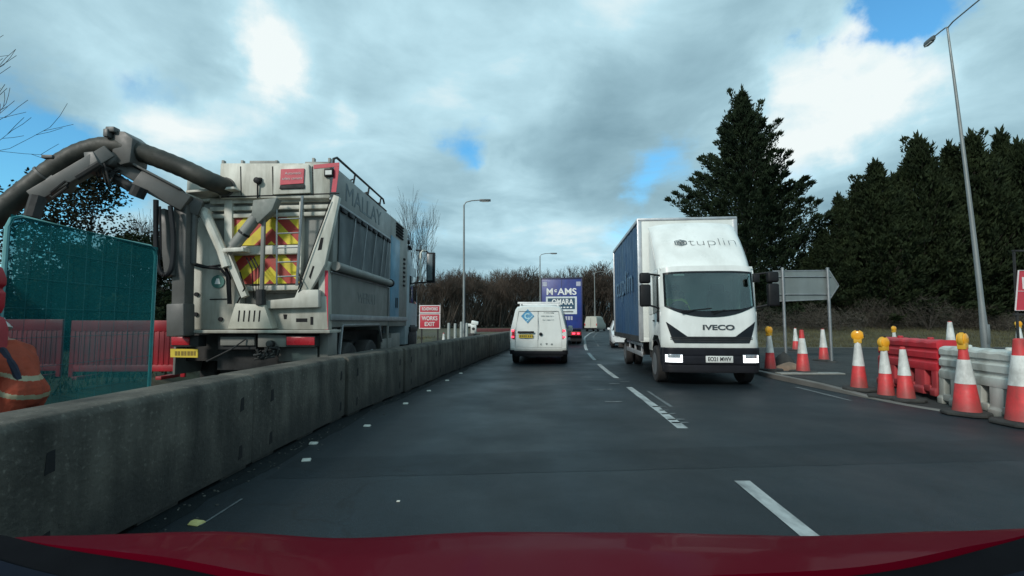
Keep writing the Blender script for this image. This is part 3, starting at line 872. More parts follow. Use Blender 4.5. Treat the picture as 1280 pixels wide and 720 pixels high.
    text('side_lettering', 'MALLAY', .46, M_GHOST, sm(1.75, 3.66, .022), t, width=2.3)
    text('side_lettering', 'WEBULI', .30, M_GHOST2, sm(2.05, 1.85), t, width=1.15)
    # blue equipment module front part
    b = MB(); b.b2(X, X + .02, 3.85, 4.75, 1.5, 3.50); b.build('blue_door', M_BLUEP, t, bevel=.008)
    b = MB()
    for k in range(5): b.box((X + .012, 4.75, 3.60 + k * .075), (.03, .75, .045), ry=.5)
    for k in range(7): b.b2(X + .0, X + .03, 5.25, 5.4, 2.35 + k * .12, 2.40 + k * .12)
    b.b2(X + .02, X + .03, 4.35, 4.42, 1.75, 2.0); b.b2(X + .02, X + .03, 4.5, 4.57, 1.75, 2.0)
    b.build('louvre', M_SLOT, t, smooth=0)
    # wheel arch frame, skirts
    b = MB()
    arch = [(.50, .45), (.68, 1.34), (2.98, 1.34), (3.25, .95)]
    for (a, c), (d, e) in zip(arch, arch[1:]): b.bar((X - .01, a, c), (X - .01, d, e), .05, .035)
    b.build('wheel_arch', M_STEEL, t, bevel=.005)
    b = MB(); b.b2(X - .06, X - .02, .05, .5, .5, 1.28); b.b2(X - .06, X - .02, 3.3, 4.2, .5, 1.0); b.b2(X - .4, X - .05, 4.3, 5.2, .5, 1.1); b.b2(X - .05, X, 3.74, 3.84, .5, 1.3)
    b.b2(-X + .02, -X + .06, .05, 5.4, .55, 1.25)
    b.build('side_skirt', M_TG, t, bevel=.01)
    for s in (1, -1):
        for y in (1.2, 2.52): wheel(t, s * 1.08, y, .51, .30, s, True)
        wheel(t, s * 1.06, 6.75, .51, .32, s)
    # ---- cab
    b = MB()
    b.loft([[(x, y, z) for x, y in ((-1.2, 5.85), (1.2, 5.85), (1.2, 7.5 - dy), (1.05, 7.75 - dy), (-1.05, 7.75 - dy), (-1.2, 7.5 - dy))] for z, dy in ((.75, 0), (1.9, .02), (3.05, .25))])
    b.prism([(-1.1, 5.85, 3.0), (-1.1, 7.35, 3.0), (-1.1, 6.9, 3.55), (-1.1, 5.9, 3.9)], (2.2, 0, 0))
    cab = b.build('cab', mat('cab_paint', (.33, .40, .43), .4, var=.1, dirt=(.18, .2, .2), dirt_amt=.5), t, bevel=.03)
    b = MB(); b.b2(1.195, 1.215, 6.3, 7.3, 1.95, 2.75); b.b2(-1.215, -1.195, 6.3, 7.3, 1.95, 2.75); b.box((0, 7.72, 2.4), (2.0, .03, .8), rx=.2)
    b.build('cab_window', M_DGLASS, cab, bevel=.008)
    b = MB()
    for k in range(3): b.box((1.13, 5.95 + k * .3, 3.86 - k * .13), (.12, .22, .05), rx=-.35)
    b.b2(1.15, 1.26, 6.3, 7.3, 1.1, 1.25); b.prism([(1.2, 6.2, .5), (1.2, 7.3, .5), (1.2, 7.3, 1.0), (1.2, 7.05, 1.3), (1.2, 6.45, 1.3), (1.2, 6.2, 1.0)], (.03, 0, 0))
    b.build('cab_trim', M_BLACK, cab, bevel=.01)
    b = MB(); b.tube([(1.2, 7.15, 3.62), (1.52, 7.25, 3.6), (1.58, 7.25, 3.55)], .025, 7); b.tube([(1.2, 7.15, 2.6), (1.52, 7.25, 2.62)], .025, 7)
    b.box((1.66, 7.25, 3.08), (.26, .13, .95))
    mi = b.build('wing_mirror', M_BLACK, t, bevel=.03)
    b = MB(); b.b2(1.56, 1.72, 7.17, 7.183, 2.68, 3.5); b.build('mirror_glass', mat('mirror_grey', (.12, .15, .16), .3), mi, bevel=.003)
    b = MB(); b.tube([(1.36, 7.1, 2.68), (1.36, 7.1, 3.52), (1.42, 7.12, 3.6), (1.5, 7.2, 3.6)], .03, 8); b.build('mirror_arm', M_TW, mi)
    # roof handrail
    b = MB()
    b.tube([(1.2, .2, 3.95), (1.2, .2, 4.13), (1.2, .35, 4.2), (1.2, 3.3, 4.24), (1.2, 3.4, 4.16)], .022, 7)
    for y in (1.2, 2.1, 3.0): b.tube([(1.2, y, 3.95), (1.2, y + .1, 4.2)], .018, 6); b.tube([(1.2, y, 4.08), (.9, y, 3.97)], .014, 6)
    b.tube([(1.2, 2.0, 4.03), (1.2, 3.6, 4.03)], .018, 6)
    b.build('handrail', M_DARK, t)
    # ---- suction boom
    W_ = lambda px, py, d: at(px, py, d) - O
    b = MB()
    b.bar(W_(231, 258, 7.35), W_(228, 404, 7.35), .20, .22); b.bar(W_(222, 252, 7.35), W_(252, 262, 7.5), .24, .26)
    b.bar(W_(226, 380, 7.3), W_(226, 420, 7.3), .26, .26)
    kp = b.build('boom_post', M_BOOM, t, bevel=.015)
    b = MB(); b.bar(W_(204, 262, 7.2), W_(213, 345, 7.2), .11, .11); b.tube([W_(243, 268, 7.4), W_(241, 330, 7.4)], .05, 8)
    b.build('post_brace', M_BOOM, kp, bevel=.01)
    hp = smooth_line3([W_(*q) for q in ((290, 237, 7.75), (262, 226, 7.3), (230, 211, 7.2), (195, 197, 7.1), (164, 187, 7.0), (134, 183, 6.95), (104, 190, 6.9), (76, 205, 6.85), (48, 226, 6.8), (18, 250, 6.7), (-14, 278, 6.6), (-60, 322, 6.5))], 6)
    b = MB()
    rs = [.142 + .003 * (1 if i % 2 else -1) for i in range(len(hp))]
    b.tube(hp, rs, 18); hs = b.build('suction_hose', M_HOSE, t, smooth=60)
    for i in (2, 46):
        b = MB(); b.tube([hp[i], hp[i].lerp(hp[i + 1], .5)], .158, 18); b.build('hose_clamp', M_BOOM, hs)
    b = MB(); b.prism([W_(232, 238, 7.35), W_(292, 233, 7.45), W_(294, 236, 7.45), W_(232, 241, 7.35)], (0, .4, 0))
    b.build('hose_rest', M_TW, hs, bevel=.006)
    b = MB()
    A = [(150, 207, 5.75), (178, 222, 6.1), (235, 254, 7.2)]
    b.bar(W_(150, 208, 7.0), W_(180, 225, 7.1), .18, .18); b.bar(W_(175, 223, 7.08), W_(235, 256, 7.3), .24, .27)
    b.bar(W_(155, 200, 6.98), W_(229, 239, 7.25), .27, .035)
    a1 = b.build('lower_boom', M_BOOM, t, bevel=.012)
    b = MB(); b.tube([W_(126, 212, 6.95), W_(172, 238, 7.0)], .045, 8); b.tube([W_(146, 224, 6.97), W_(174, 240, 7.0)], .075, 10); b.tube([W_(176, 234, 6.9), W_(170, 246, 6.9)], .10, 10)
    b.tube([W_(126, 206, 6.9), W_(150, 220, 6.9)], .02, 6)
    b.build('boom_cylinder', M_DARK, a1)
    b = MB()
    b.prism([W_(142, 163, 6.85), W_(155, 164, 6.85), W_(166, 173, 6.85), (W_(162, 203, 6.85)), W_(150, 206, 6.85), W_(139, 198, 6.85)], (0, .34, 0))
    b.lathe([(.06, -.02), (.11, 0), (.11, .36), (.06, .38)], W_(134, 198, 6.8), 12, 'y'); b.box(W_(141, 163, 6.85), (.13, .12, .08)); b.box(W_(137, 168, 6.85), (.07, .16, .12))
    kn = b.build('boom_knuckle', M_BOOM, t, bevel=.015)
    b = MB()
    b.bar(W_(140, 191, 6.85), W_(44, 248, 6.55), .20, .19)
    b.prism([W_(104, 190, 6.68), W_(116, 189, 6.68), W_(124, 206, 6.68), W_(108, 216, 6.68)], (0, .34, 0))
    b.prism([W_(56, 224, 6.6), W_(64, 218, 6.6), W_(70, 226, 6.6), W_(62, 236, 6.6)], (0, .34, 0))
    b.box(W_(63, 197, 6.75), (.16, .12, .05))
    a2 = b.build('upper_boom', M_BOOM, t, bevel=.012)
    b = MB()
    ring = [W_(64, 240, 6.5), W_(82, 226, 6.5), W_(86, 228, 6.5), W_(84, 234, 6.5), W_(66, 247, 6.5), W_(63, 245, 6.5), W_(64, 240, 6.5)]
    b.tube(ring, .018, 6); b.tube([W_(96, 222, 6.55), W_(125, 204, 6.6)], .045, 8)
    b.tube([W_(48, 246, 6.5), W_(40, 272, 6.45)], .09, 8)
    for q in range(4): b.tube([W_(118 + q * 4, 204, 6.75), W_(122 + q * 5, 222 + q * 3, 6.8), W_(150 - q * 2, 212, 6.9)], .016, 6)
    b.build('boom_linkage', M_DARK, a2)
    b = MB()
    lp = smooth_line3([W_(195, 250, 7.0), W_(195, 300, 7.0), W_(197, 330, 6.9), (W_(204, 343, 6.9)), W_(214, 336, 6.9), W_(217, 300, 7.0), W_(213, 258, 7.1)], 5)
    b.tube(lp, .035, 8); b.tube([W_(200, 258, 7.0), W_(201, 325, 7.0)], .015, 6)
    b.build('drop_hose', M_BLACK, t)
    return t

def smooth_line3(pts, n):
    out = []; P = [Vector(p) for p in pts]
    for i in range(len(P) - 1):
        p0, p1, p2, p3 = P[max(i - 1, 0)], P[i], P[i + 1], P[min(i + 2, len(P) - 1)]
        for k in range(n):
            t = k / n
            out.append(.5 * ((2 * p1) + (p2 - p0) * t + (2 * p0 - 5 * p1 + 4 * p2 - p3) * t * t + (3 * p1 - p0 - 3 * p2 + p3) * t ** 3))
    out.append(P[-1])
    return out
vacuum_truck()
# ================================================================ people
def person_body(name, joints, edges, mats, region, parent=None, voxel=.0085):
    """one continuous figure: tapered limbs and joints fused into a single skin, then smoothed"""
    b = MB()
    def ball(p, r):
        b.lathe([(max(.001, r * math.sin(PI * k / 8)), -r * math.cos(PI * k / 8)) for k in range(9)], p, 14)
    for k, (p, r) in joints.items(): ball(Vector(p), r if not isinstance(r, tuple) else sum(r) / 2)
    for a_, c_ in edges:
        (p, r), (q, s_) = joints[a_], joints[c_]
        r = r if not isinstance(r, tuple) else sum(r) / 2; s_ = s_ if not isinstance(s_, tuple) else sum(s_) / 2
        b.tube([p, Vector(p).lerp(Vector(q), .5), q], [r, (r + s_) / 2, s_], 14)
    o = b.build(name, mats)
    rm = o.modifiers.new('fuse', 'REMESH'); rm.mode = 'VOXEL'; rm.voxel_size = voxel
    sm = o.modifiers.new('soften', 'SMOOTH'); sm.iterations = 5; sm.factor = .5
    bpy.context.view_layer.update()
    m2 = bpy.data.meshes.new_from_object(o.evaluated_get(bpy.context.evaluated_depsgraph_get()))
    bpy.data.objects.remove(o)
    m2.name = name; m2.materials.clear()
    for m in mats: m2.materials.append(m)
    pos = [(Vector(joints[k][0]), k) for k in joints]
    for p in m2.polygons: p.material_index = region(p.center, pos)
    m2.shade_smooth()
    q = bpy.data.objects.new(name, m2); COL.objects.link(q)
    if parent: q.parent = parent
    return q

M_SKIN = mat('skin', (.42, .26, .19), .55, var=.1)
M_ORANGE = mat('orange_hi_vis_cloth', (.32, .055, .026), .9, var=.2, scale=8, bump=.3, bscale=25)
M_YELLOWV = mat('yellow_hi_vis_cloth', (.45, .55, .10), .85, var=.2, scale=8)
M_NAVY = mat('navy_cloth', (.02, .025, .045), .9, var=.3)
M_HELM = mat('white_helmet', (.6, .6, .57), .4, var=.05)
M_STRIPE = mat('reflective_tape', (.30, .28, .18), .5, var=.1)

def hand_joints(j, e, key, wrist, d, side, r=.012):
    """palm, four bent fingers and a thumb growing from a wrist joint"""
    d = Vector(d).normalized(); s = d.cross(Vector((0, 0, 1)))
    s = s.normalized() if s.length > .1 else Vector((1, 0, 0)); up = s.cross(d)
    w = Vector(wrist)
    j[key + 'palm'] = (w + d * .06, (.036, .02)); e.append((key, key + 'palm'))
    for i, ln in enumerate((.065, .075, .07, .055)):
        o = s * ((i - 1.5) * .021)
        a, b, c = w + d * .095 + o, w + d * (.095 + ln * .5) + o - up * .012, w + d * (.095 + ln * .75) + o - up * .035
        j[f'{key}f{i}a'] = (a, .0095); j[f'{key}f{i}b'] = (b, .009); j[f'{key}f{i}c'] = (c, .008)
        e += [(key + 'palm', f'{key}f{i}a'), (f'{key}f{i}a', f'{key}f{i}b'), (f'{key}f{i}b', f'{key}f{i}c')]
    a, b = w + d * .05 + s * (.042 * side), w + d * .085 + s * (.055 * side) - up * .015
    j[key + 'ta'] = (a, .011); j[key + 'tb'] = (b, .009); e += [(key + 'palm', key + 'ta'), (key + 'ta', key + 'tb')]

def head_parts(t, h, fwd, helmet=None, hair=None):
    """face details on a head centred at h looking along fwd"""
    f = Vector(fwd).normalized(); r = f.cross(Vector((0, 0, 1))).normalized(); u = r.cross(f)
    h = Vector(h)
    b = MB()
    for s in (-1, 1): b.lathe([(.003, -.012), (.011, -.008), (.013, 0), (.011, .008), (.003, .012)], h + f * .088 + r * s * .033 + u * .0, 8, 'y')
    b.build('eyes', M_INK, t)
    b = MB(); b.loft([[h + f * .09 + r * .012 + u * .012, h + f * .09 - r * .012 + u * .012, h + f * .095 + u * .02], [h + f * .112 + r * .017 - u * .03, h + f * .112 - r * .017 - u * .03, h + f * .122 - u * .022]])
    b.build('nose', M_SKIN, t)
    b = MB(); b.bar(h + f * .092 - r * .024 - u * .058, h + f * .092 + r * .024 - u * .058, .012, .008); b.build('mouth', mat('lips', (.33, .14, .11), .6), t)
    b = MB()
    for s in (-1, 1): b.lathe([(.008, -.012), (.03, -.006), (.03, .006), (.008, .012)], h + r * s * .083, 10, 'x')
    b.build('ears', M_SKIN, t)
    if helmet:
        b = MB(); rings = []
        for z, k in ((.02, .118), (.05, .115), (.09, .095), (.125, .055), (.138, .01)):
            rings.append([h + f * (k * 1.12 * math.cos(a)) + r * (k * math.sin(a)) + u * z for a in [2 * PI * i / 18 for i in range(18)]])
        b.loft(rings)
        b.loft([[h + f * (q * 1.2 * math.cos(a) + .015) + r * (q * math.sin(a)) + u * z for a in [2 * PI * i / 18 for i in range(18)]] for z, q in ((.012, .13), (.024, .13))])
        b.build('helmet', helmet, t)
    if hair:
        b = MB(); rings = []
        for z, k in ((.0, .098), (.05, .103), (.09, .085), (.118, .045), (.125, .01)):
            rings.append([h - f * .014 + f * (k * 1.05 * math.cos(a)) + r * (k * math.sin(a)) + u * z for a in [2 * PI * i / 16 for i in range(16)]])
        b.loft(rings); b.build('hair', hair, t)

def worker():
    """crouching roadworker seen from behind the netting"""
    t = thing('person', 'worker in orange hi-vis clothing and white helmet bending down beside the teal netting', 'person', (-4.33, 4.2, 0)); t.scale = (.9, .9, .91)
    j = {'hip': ((.13, 0, .86), .15), 'hipl': ((.13, .08, .86), .13), 'hipr': ((.13, -.08, .86), .13), 'waist': ((.08, 0, 1.0), .14), 'chl': ((.0, .08, 1.14), .13), 'chr': ((.0, -.08, 1.14), .13), 'chest': ((.0, 0, 1.14), .14), 'upper': ((-.06, 0, 1.27), .11), 'neck': ((-.12, 0, 1.35), .055), 'head': ((-.20, 0, 1.42), .088), 'crown': ((-.205, 0, 1.47), .085), 'chin': ((-.255, 0, 1.365), .05),
         'sl': ((-.06, .17, 1.24), .08), 'el': ((-.20, .22, 1.0), .055), 'wl': ((-.40, .16, .88), .034), 'sr': ((-.06, -.17, 1.24), .08), 'er': ((-.18, -.23, 1.0), .055), 'wr': ((-.38, -.18, .86), .034),
         'hl': ((.12, .09, .80), .11), 'kl': ((-.03, .12, .47), .075), 'al': ((.08, .12, .10), .05), 'tl': ((-.08, .13, .05), .045), 'hr': ((.12, -.09, .80), .11), 'kr': ((-.0, -.12, .46), .075), 'ar': ((.14, -.12, .10), .05), 'tr': ((-.02, -.13, .05), .045)}
    e = [('hip', 'waist'), ('hipl', 'waist'), ('hipr', 'waist'), ('waist', 'chl'), ('waist', 'chr'), ('waist', 'chest'), ('chl', 'upper'), ('chr', 'upper'), ('chl', 'sl'), ('chr', 'sr'), ('chest', 'upper'), ('upper', 'neck'), ('neck', 'head'), ('head', 'crown'), ('head', 'chin'), ('upper', 'sl'), ('sl', 'el'), ('el', 'wl'), ('upper', 'sr'), ('sr', 'er'), ('er', 'wr'), ('hipl', 'hl'), ('hl', 'kl'), ('kl', 'al'), ('al', 'tl'), ('hipr', 'hr'), ('hr', 'kr'), ('kr', 'ar'), ('ar', 'tr')]
    for k, w, d, s in (('wl', (-.40, .16, .88), (-.8, -.1, -.5), 1), ('wr', (-.38, -.18, .86), (-.8, .1, -.5), -1)): hand_joints(j, e, k, w, d, s)
    def region(c, pos):
        k = min(pos, key=lambda q: (q[0] - c).length)[1]
        if k in ('neck', 'head', 'crown', 'chin') or 'palm' in k or k[:3] in ('wlf', 'wrf', 'wlt', 'wrt'): return 0
        if k[0] == 't' and len(k) == 2: return 3
        s_ = c.z + .35 * c.x
        if c.z > .7 and c.x > -.16 and (.90 < s_ < .945 or 1.06 < s_ < 1.10): return 2
        return 1
    person_body('body', j, e, [M_SKIN, M_ORANGE, M_STRIPE, M_DARK], region, t)
    head_parts(t, (-.205, 0, 1.43), (-.93, 0, -.35), helmet=M_HELM)
    b = MB(); b.tube([(-.16, -.10, 1.20), (-.09, -.13, 1.335), (.03, -.13, 1.27), (.13, -.12, 1.12), (.17, -.1, 1.0)], .030, 6); b.build('harness_strap', M_NAVY, t)
worker()

# ================================================================ white box lorry coming towards us
M_LW = mat('lorry_white_paint', (.76, .80, .78), .35, var=.04, scale=2, dirt=(.36, .37, .34), dirt_amt=.35, dirt_scale=(2, 2, .7), coat=.3, low_dirt=((.25, .25, .22), .75, 1.2, .5))
M_LBOX = mat('box_white_panel', (.72, .76, .73), .5, var=.05, scale=2, dirt=(.35, .36, .33), dirt_amt=.4, dirt_scale=(1.5, 1.5, .4))
M_ALU = mat('aluminium_trim', (.50, .52, .54), .4, .6, var=.1, dirt=(.2, .2, .2), dirt_amt=.4)
M_CURT = mat('blue_curtain', (.016, .062, .145), .55, var=.2, scale=2, dirt=(.05, .10, .15), dirt_amt=.6, dirt_scale=(2, 1.4, .35))
M_GRILLE = mat('grille_black', (.007, .010, .014), .4, var=.3, spec=.3)
M_BUMP = mat('bumper_black', (.007, .008, .013), .6, var=.3, spec=.25, low_dirt=((.016, .016, .017), .3, .6, .5))

def box_lorry():
    t = thing('box_lorry', 'white cab lorry with blue curtain sided box driving towards the camera', 'lorry', (4.31, 10.42, 0), R(174.3))
    Wd = 1.03
    def fy(x, z):
        q = abs(x) / Wd
        y = -.05 * q ** 2 - .16 * max(0, (q - .82) / .18) ** 2.2
        if z > 1.5: y -= (z - 1.5) * .13 + .05 * max(0, z - 2.3) ** 1.5
        if z < .95: y += .03
        return y
    zb = lambda x: 1.50 + .24 * (abs(x) / .95) ** 2.3
    zt = lambda x: 2.50 - .03 * (abs(x) / .95) ** 4
    def patch(b, x0, x1, z0, z1, off=0.0, th=.03, nu=24, nv=8):
        """panel that follows the curved nose of the cab"""
        def fn(u, v):
            x = x0 + (x1 - x0) * u; a = z0(x) if callable(z0) else z0; c = z1(x) if callable(z1) else z1
            z = a + (c - a) * v
            return (x, fy(x, z) + off, z)
        b.slab(fn, nu, nv, (0, -th, 0))
    b = MB()
    patch(b, -Wd, Wd, .835, lambda x: zb(x) - .01 if abs(x) < .945 else zb(.945) - .01)
    patch(b, -Wd, Wd, lambda x: zt(x) + .012, lambda x: 2.64 - .07 * (abs(x) / Wd) ** 6, nv=5)
    for s in (-1, 1): patch(b, s * .945, s * Wd, zb(.945) - .012, 2.50, nu=6)
    cab = b.build('cab', M_LW, t, smooth=45)
    b = MB()      # cab sides, roof, back
    for s in (-1, 1):
        x = s * 1.0
        pl = lambda pts: b.prism([(x, y, z) for y, z in pts], (s * .03, 0, 0))
        pl([(-.20, .84), (-.20, 1.62), (-1.62, 1.55), (-1.62, .70), (-1.25, .70), (-1.2, .95), (-1.0, 1.08), (-.5, 1.08), (-.3, .9)])
        pl([(-.22, 1.62), (-.30, 2.5), (-.38, 2.5), (-.33, 1.62)]); pl([(-1.12, 1.58), (-1.12, 2.5), (-1.62, 2.5), (-1.62, 1.56)]); pl([(-.30, 2.48), (-.33, 2.60), (-1.62, 2.62), (-1.62, 2.48)])
    b.b2(-1.0, 1.0, -1.64, -.27, 2.56, 2.62); b.b2(-1.0, 1.0, -1.64, -1.60, .85, 2.6); 
    b.build('cab_shell', M_LW, cab, bevel=.012)
    b = MB()
    for s in (-1, 1): b.prism([(s * 1.012, y, z) for y, z in ((-.34, 1.63), (-.38, 2.47), (-1.12, 2.47), (-1.12, 1.59))], (s * .006, 0, 0))
    b.build('side_window', M_GLASS, cab, smooth=0)
    b = MB(); patch(b, -.955, .955, lambda x: zb(x) - .012, lambda x: zt(x) + .012, off=.004, th=.006, nu=30, nv=12)
    ws = b.build('windscreen', M_GLASS, t, smooth=60)
    b = MB()
    patch(b, -.93, .93, lambda x: zb(x), lambda x: 1.63 + .13 * (abs(x) / .95) ** 3, off=.007, th=.003, nu=30)
    patch(b, -.955, .955, lambda x: zt(x) - .03, lambda x: zt(x) + .016, off=.007, th=.003, nu=30, nv=2)
    for s in (-1, 1): patch(b, s * .925, s * .955, lambda x: zb(x), lambda x: zt(x), off=.007, th=.003, nu=3, nv=10)
    b.build('black_border', M_GRILLE, ws, smooth=45)
    b = MB()
    for x0, x1 in ((.62, -.02), (.0, -.62)): b.bar((x0, fy(x0, 1.62) + .03, 1.62), (x1, fy(x1, 1.68) + .03, 1.69 if x0 > .1 else 1.66), .02, .02)
    for x0, x1 in ((.6, .1), (-.05, -.55)): b.bar((x0, fy(x0, 1.57) + .035, 1.57), ((x0 + x1) / 2, fy(x1, 1.64) + .035, 1.655), .025, .02)
    b.build('wiper', M_BLACK, ws)
    b = MB(); b.box((.62, fy(.62, 2.44) - .012, 2.44), (.24, .004, .04), rx=.13); b.build('visor_sticker', M_WHITE, ws)
    # interior: dash, seats
    b = MB(); b.b2(-.95, .95, -.62, -.22, 1.30, 1.60); b.build('dashboard', M_DARK, cab, bevel=.05)
    for x in (.5, -.55):
        b = MB(); b.box((x, -1.25, 1.75), (.5, .16, .75), rx=-.12); b.box((x, -1.26, 2.2), (.3, .13, .2)); b.b2(x - .25, x + .25, -1.25, -.75, 1.1, 1.3)
        b.build('seat', mat('seat_cloth', (.10, .12, .12), .9), cab, bevel=.04)
    b = MB(); b.lathe([(.0, 0)] and [(.20, -.012), (.225, 0), (.20, .012)], (.5, -.68, 1.66), 20, 'y'); b.build('steering_wheel', M_BLACK, cab)
    # grille, name, bumper
    b = MB()
    def glo(x): return .935
    def ghi(x):
        a = abs(x)
        return 1.075 if a < .50 else 1.075 + (a - .50) / .43 * .315
    def edge_lo(x):
        a = abs(x)
        return .935 if a < .80 else .935 + (a - .80) / .135 * .45
    patch(b, -.935, .935, edge_lo, lambda x: max(ghi(x), edge_lo(x) + .002), off=.012, th=.03, nu=48, nv=4)
    g = b.build('grille', M_GRILLE, t, smooth=45)
    b = MB()
    for z in (.975, 1.015, 1.05): patch(b, -.86, .86, z - .008, z + .008, off=.018, th=.01, nu=24, nv=1)
    b.build('grille_slat', M_DARK, g)
    text('maker_lettering', 'IVECO', .15, mat('dark_chrome', (.10, .11, .12), .3, .6), plane_M((-.15, fy(0, 1.27) + .004, 1.27), (-1, 0, 0), (0, 0, 1)), cab, ext=.01, width=.66, bold=.004)
    b = MB()
    patch(b, -Wd, Wd, .66, .832, off=.03, th=.14, nu=24, nv=3)
    patch(b, -Wd, Wd, .48, .662, off=.03, th=.14, nu=24, nv=3)
    patch(b, -1.0, 1.0, .30, .482, off=.0, th=.14, nu=24, nv=3)
    for s in (-1, 1): b.prism([(s * .92, -.1, .35), (s * .92, -.1, .83), (s * .92, -.42, .83), (s * .92, -.38, .5)], (s * .10, 0, 0))
    bp = b.build('bumper', M_BUMP, t, bevel=.01)
    for s in (-1, 1):
        hx = s * .80
        b = MB(); patch(b, hx - .18, hx + .18, .515, .695, off=.036, th=.02, nu=8, nv=3)
        h = b.build('headlight', mat('lamp_bowl', (.25, .28, .32), .3, .5), t, bevel=.006)
        b = MB(); patch(b, hx - .17, hx + .17, .525, .612, off=.042, th=.01, nu=8, nv=2); patch(b, hx - .17, hx - .13, .614, .68, off=.042, th=.01, nu=2, nv=2); patch(b, hx + .13, hx + .17, .614, .68, off=.042, th=.01, nu=2, nv=2)
        b.build('lamp_lens', M_WHITE_LIT, h, smooth=45)
        b = MB(); patch(b, hx - .12, hx - .02, .625, .675, off=.04, th=.01, nu=5, nv=1); patch(b, hx + .01, hx + .12, .64, .675, off=.04, th=.01, nu=5, nv=1)
        b.build('lamp_reflector', M_CHROME, h, smooth=45)
    b = MB(); b.b2(-.41, .15, .05, .078, .525, .665); npl = b.build('number_plate', M_WPLATE, t, bevel=.004)
    text('plate_characters', 'EO21 MWV', .12, M_INK, plane_M((-.13, .080, .595), (-1, 0, 0), (0, 0, 1)), npl, ext=.002, width=.48, bold=.003)
    # mirrors
    for s in (-1, 1):
        b = MB()
        b.tube([(s * 1.0, -.3, 2.44), (s * 1.34, -.16, 2.47)], .022, 7); b.tube([(s * 1.02, -.28, 1.70), (s * 1.34, -.16, 1.78)], .022, 7)
        arm = b.build('mirror_arm', M_BLACK, t)
        b = MB(); b.box((s * 1.36, -.14, 2.37), (.24, .13, .24)); b.box((s * 1.36, -.14, 1.98), (.24, .13, .50))
        b.build('wing_mirror', M_BLACK, arm, bevel=.045, segs=3)
    b = MB(); b.box((-.93, .08, 2.32), (.12, .1, .16)); b.tube([(-.93, .05, 2.35), (-.95, -.13, 2.42)], .015, 6); b.build('kerb_mirror', M_BLACK, t, bevel=.03)
    b = MB()
    for s in (-1, 1): b.box((s * 1.045, -.35, 1.50), (.05, .10, .22)); b.b2(s * 1.03, s * 1.05, -1.0, -.85, 1.4, 1.44)
    b.build('door_handle', M_BLACK, cab, bevel=.01)
    # box body
    y0, y1, z0, z1, hw = -1.78, -7.5, 1.0, 4.06, 1.235
    b = MB(); b.b2(-hw + .05, hw - .05, y0 - .0, y0 - .05, z0, z1 - .03); b.b2(-hw + .02, hw - .02, y1, y0 - .05, z1 - .05, z1); b.b2(-hw + .03, hw - .03, y1, y1 + .05, z0, z1 - .05); b.b2(-hw + .02, hw - .02, y1, y0, z0 - .12, z0)
    bx = b.build('box_body', M_LBOX, t, bevel=.01)
    b = MB()
    for s in (-1, 1):
        b.b2(s * (hw - .10), s * (hw + .012), y0 - .06, y0 + .012, z0 - .1, z1 + .005)
        b.b2(s * (hw - .06), s * (hw + .012), y1 - .01, y1 + .1, z0 - .1, z1)
        b.b2(s * (hw - .05), s * (hw + .015), y1, y0 - .06, z1 - .09, z1 + .01)
    b.b2(-hw, hw, y0 - .06, y0 + .018, z1 - .06, z1 + .012)
    b.build('corner_trim', M_ALU, bx, bevel=.012)
    for s in (-1, 1):
        b = MB(); b.slab(lambda u, v: (s * (hw - .02 + .012 * math.sin(u * 60) * (1 - .3 * v)), y0 - .07 - u * 5.5, z0 + .02 + v * (z1 - z0 - .12)), 90, 4, (-s * .01, 0, 0))
        c = b.build('side_curtain', M_CURT, t, smooth=60)
        b = MB(); b.b2(s * (hw - .03), s * (hw + .01), y1 + .1, y0 - .07, z0 - .12, z0 + .03); b.build('lower_rail', M_DARK, c)
        M_FADE = mat('pale_curtain_print', (.09, .17, .26), .6)
        if s > 0:
            text('curtain_lettering', 'tuplin', 1.0, M_FADE, plane_M((s * (hw + .016), (y0 + y1) / 2, 2.55), (0, s, 0), (0, 0, 1)), c, ext=.002, width=3.8)
    # roof fairing with the firm's mark
    b = MB()
    def fair(u, v):
        x = -1.06 + 2.06 * u; z = 2.63 + 1.22 * v; q = abs(x + .03) / 1.03
        return (x, -.42 - .92 * v ** 1.25 - .10 * q ** 2 - .10 * max(0, (q - .85) / .15) ** 2 - .1 * max(0, v - .9) * 6, z - .06 * v * q ** 3)
    b.slab(fair, 20, 12, (0, -.03, -.01))
    for x in (-1.05, .99): b.prism([(x, -.72, 2.63), (x, -1.55, 3.66), (x, -1.62, 3.66), (x, -1.62, 2.63)], (-.02 if x > 0 else .02, 0, 0))
    fa = b.build('roof_fairing', M_LW, t, smooth=50)
    M_GREYINK = mat('grey_ink', (.08, .10, .11), .6)
    def on_fairing(z):
        v = (z - 2.63) / 1.22; return -.42 - .92 * v ** 1.25
    zc = 3.27; dy = (on_fairing(zc + .1) - on_fairing(zc - .1)) / .2
    tx = text('firm_lettering', 'tuplin', .36, M_GREYINK, plane_M((-.33, on_fairing(zc) + .012, zc), (-1, 0, 0), (0, dy, 1)), fa, ext=.002, width=1.06, bold=-.011)
    b = MB(); M6 = plane_M((.40, on_fairing(zc) + .016, zc), (-1, 0, 0), (0, dy, 1))
    hexa = [Vector((.15 * math.cos(a), .095 * math.sin(a), 0)) for a in [PI / 6 + i * PI / 3 for i in range(6)]]
    for i in range(6): b.bar(M6 @ hexa[i], M6 @ hexa[(i + 1) % 6], .02, .012)
    for i in (0, 2, 4): b.bar(M6 @ (hexa[i] * .75), M6 @ Vector((0, 0, 0)), .016, .012)
    for i in (1, 3, 5): b.bar(M6 @ (hexa[i] * .62), M6 @ (hexa[(i + 1) % 6] * .5), .014, .012); b.bar(M6 @ (hexa[i] * .62), M6 @ (hexa[i - 1] * .5), .014, .012)
    b.build('firm_emblem', M_GREYINK, fa, smooth=0)
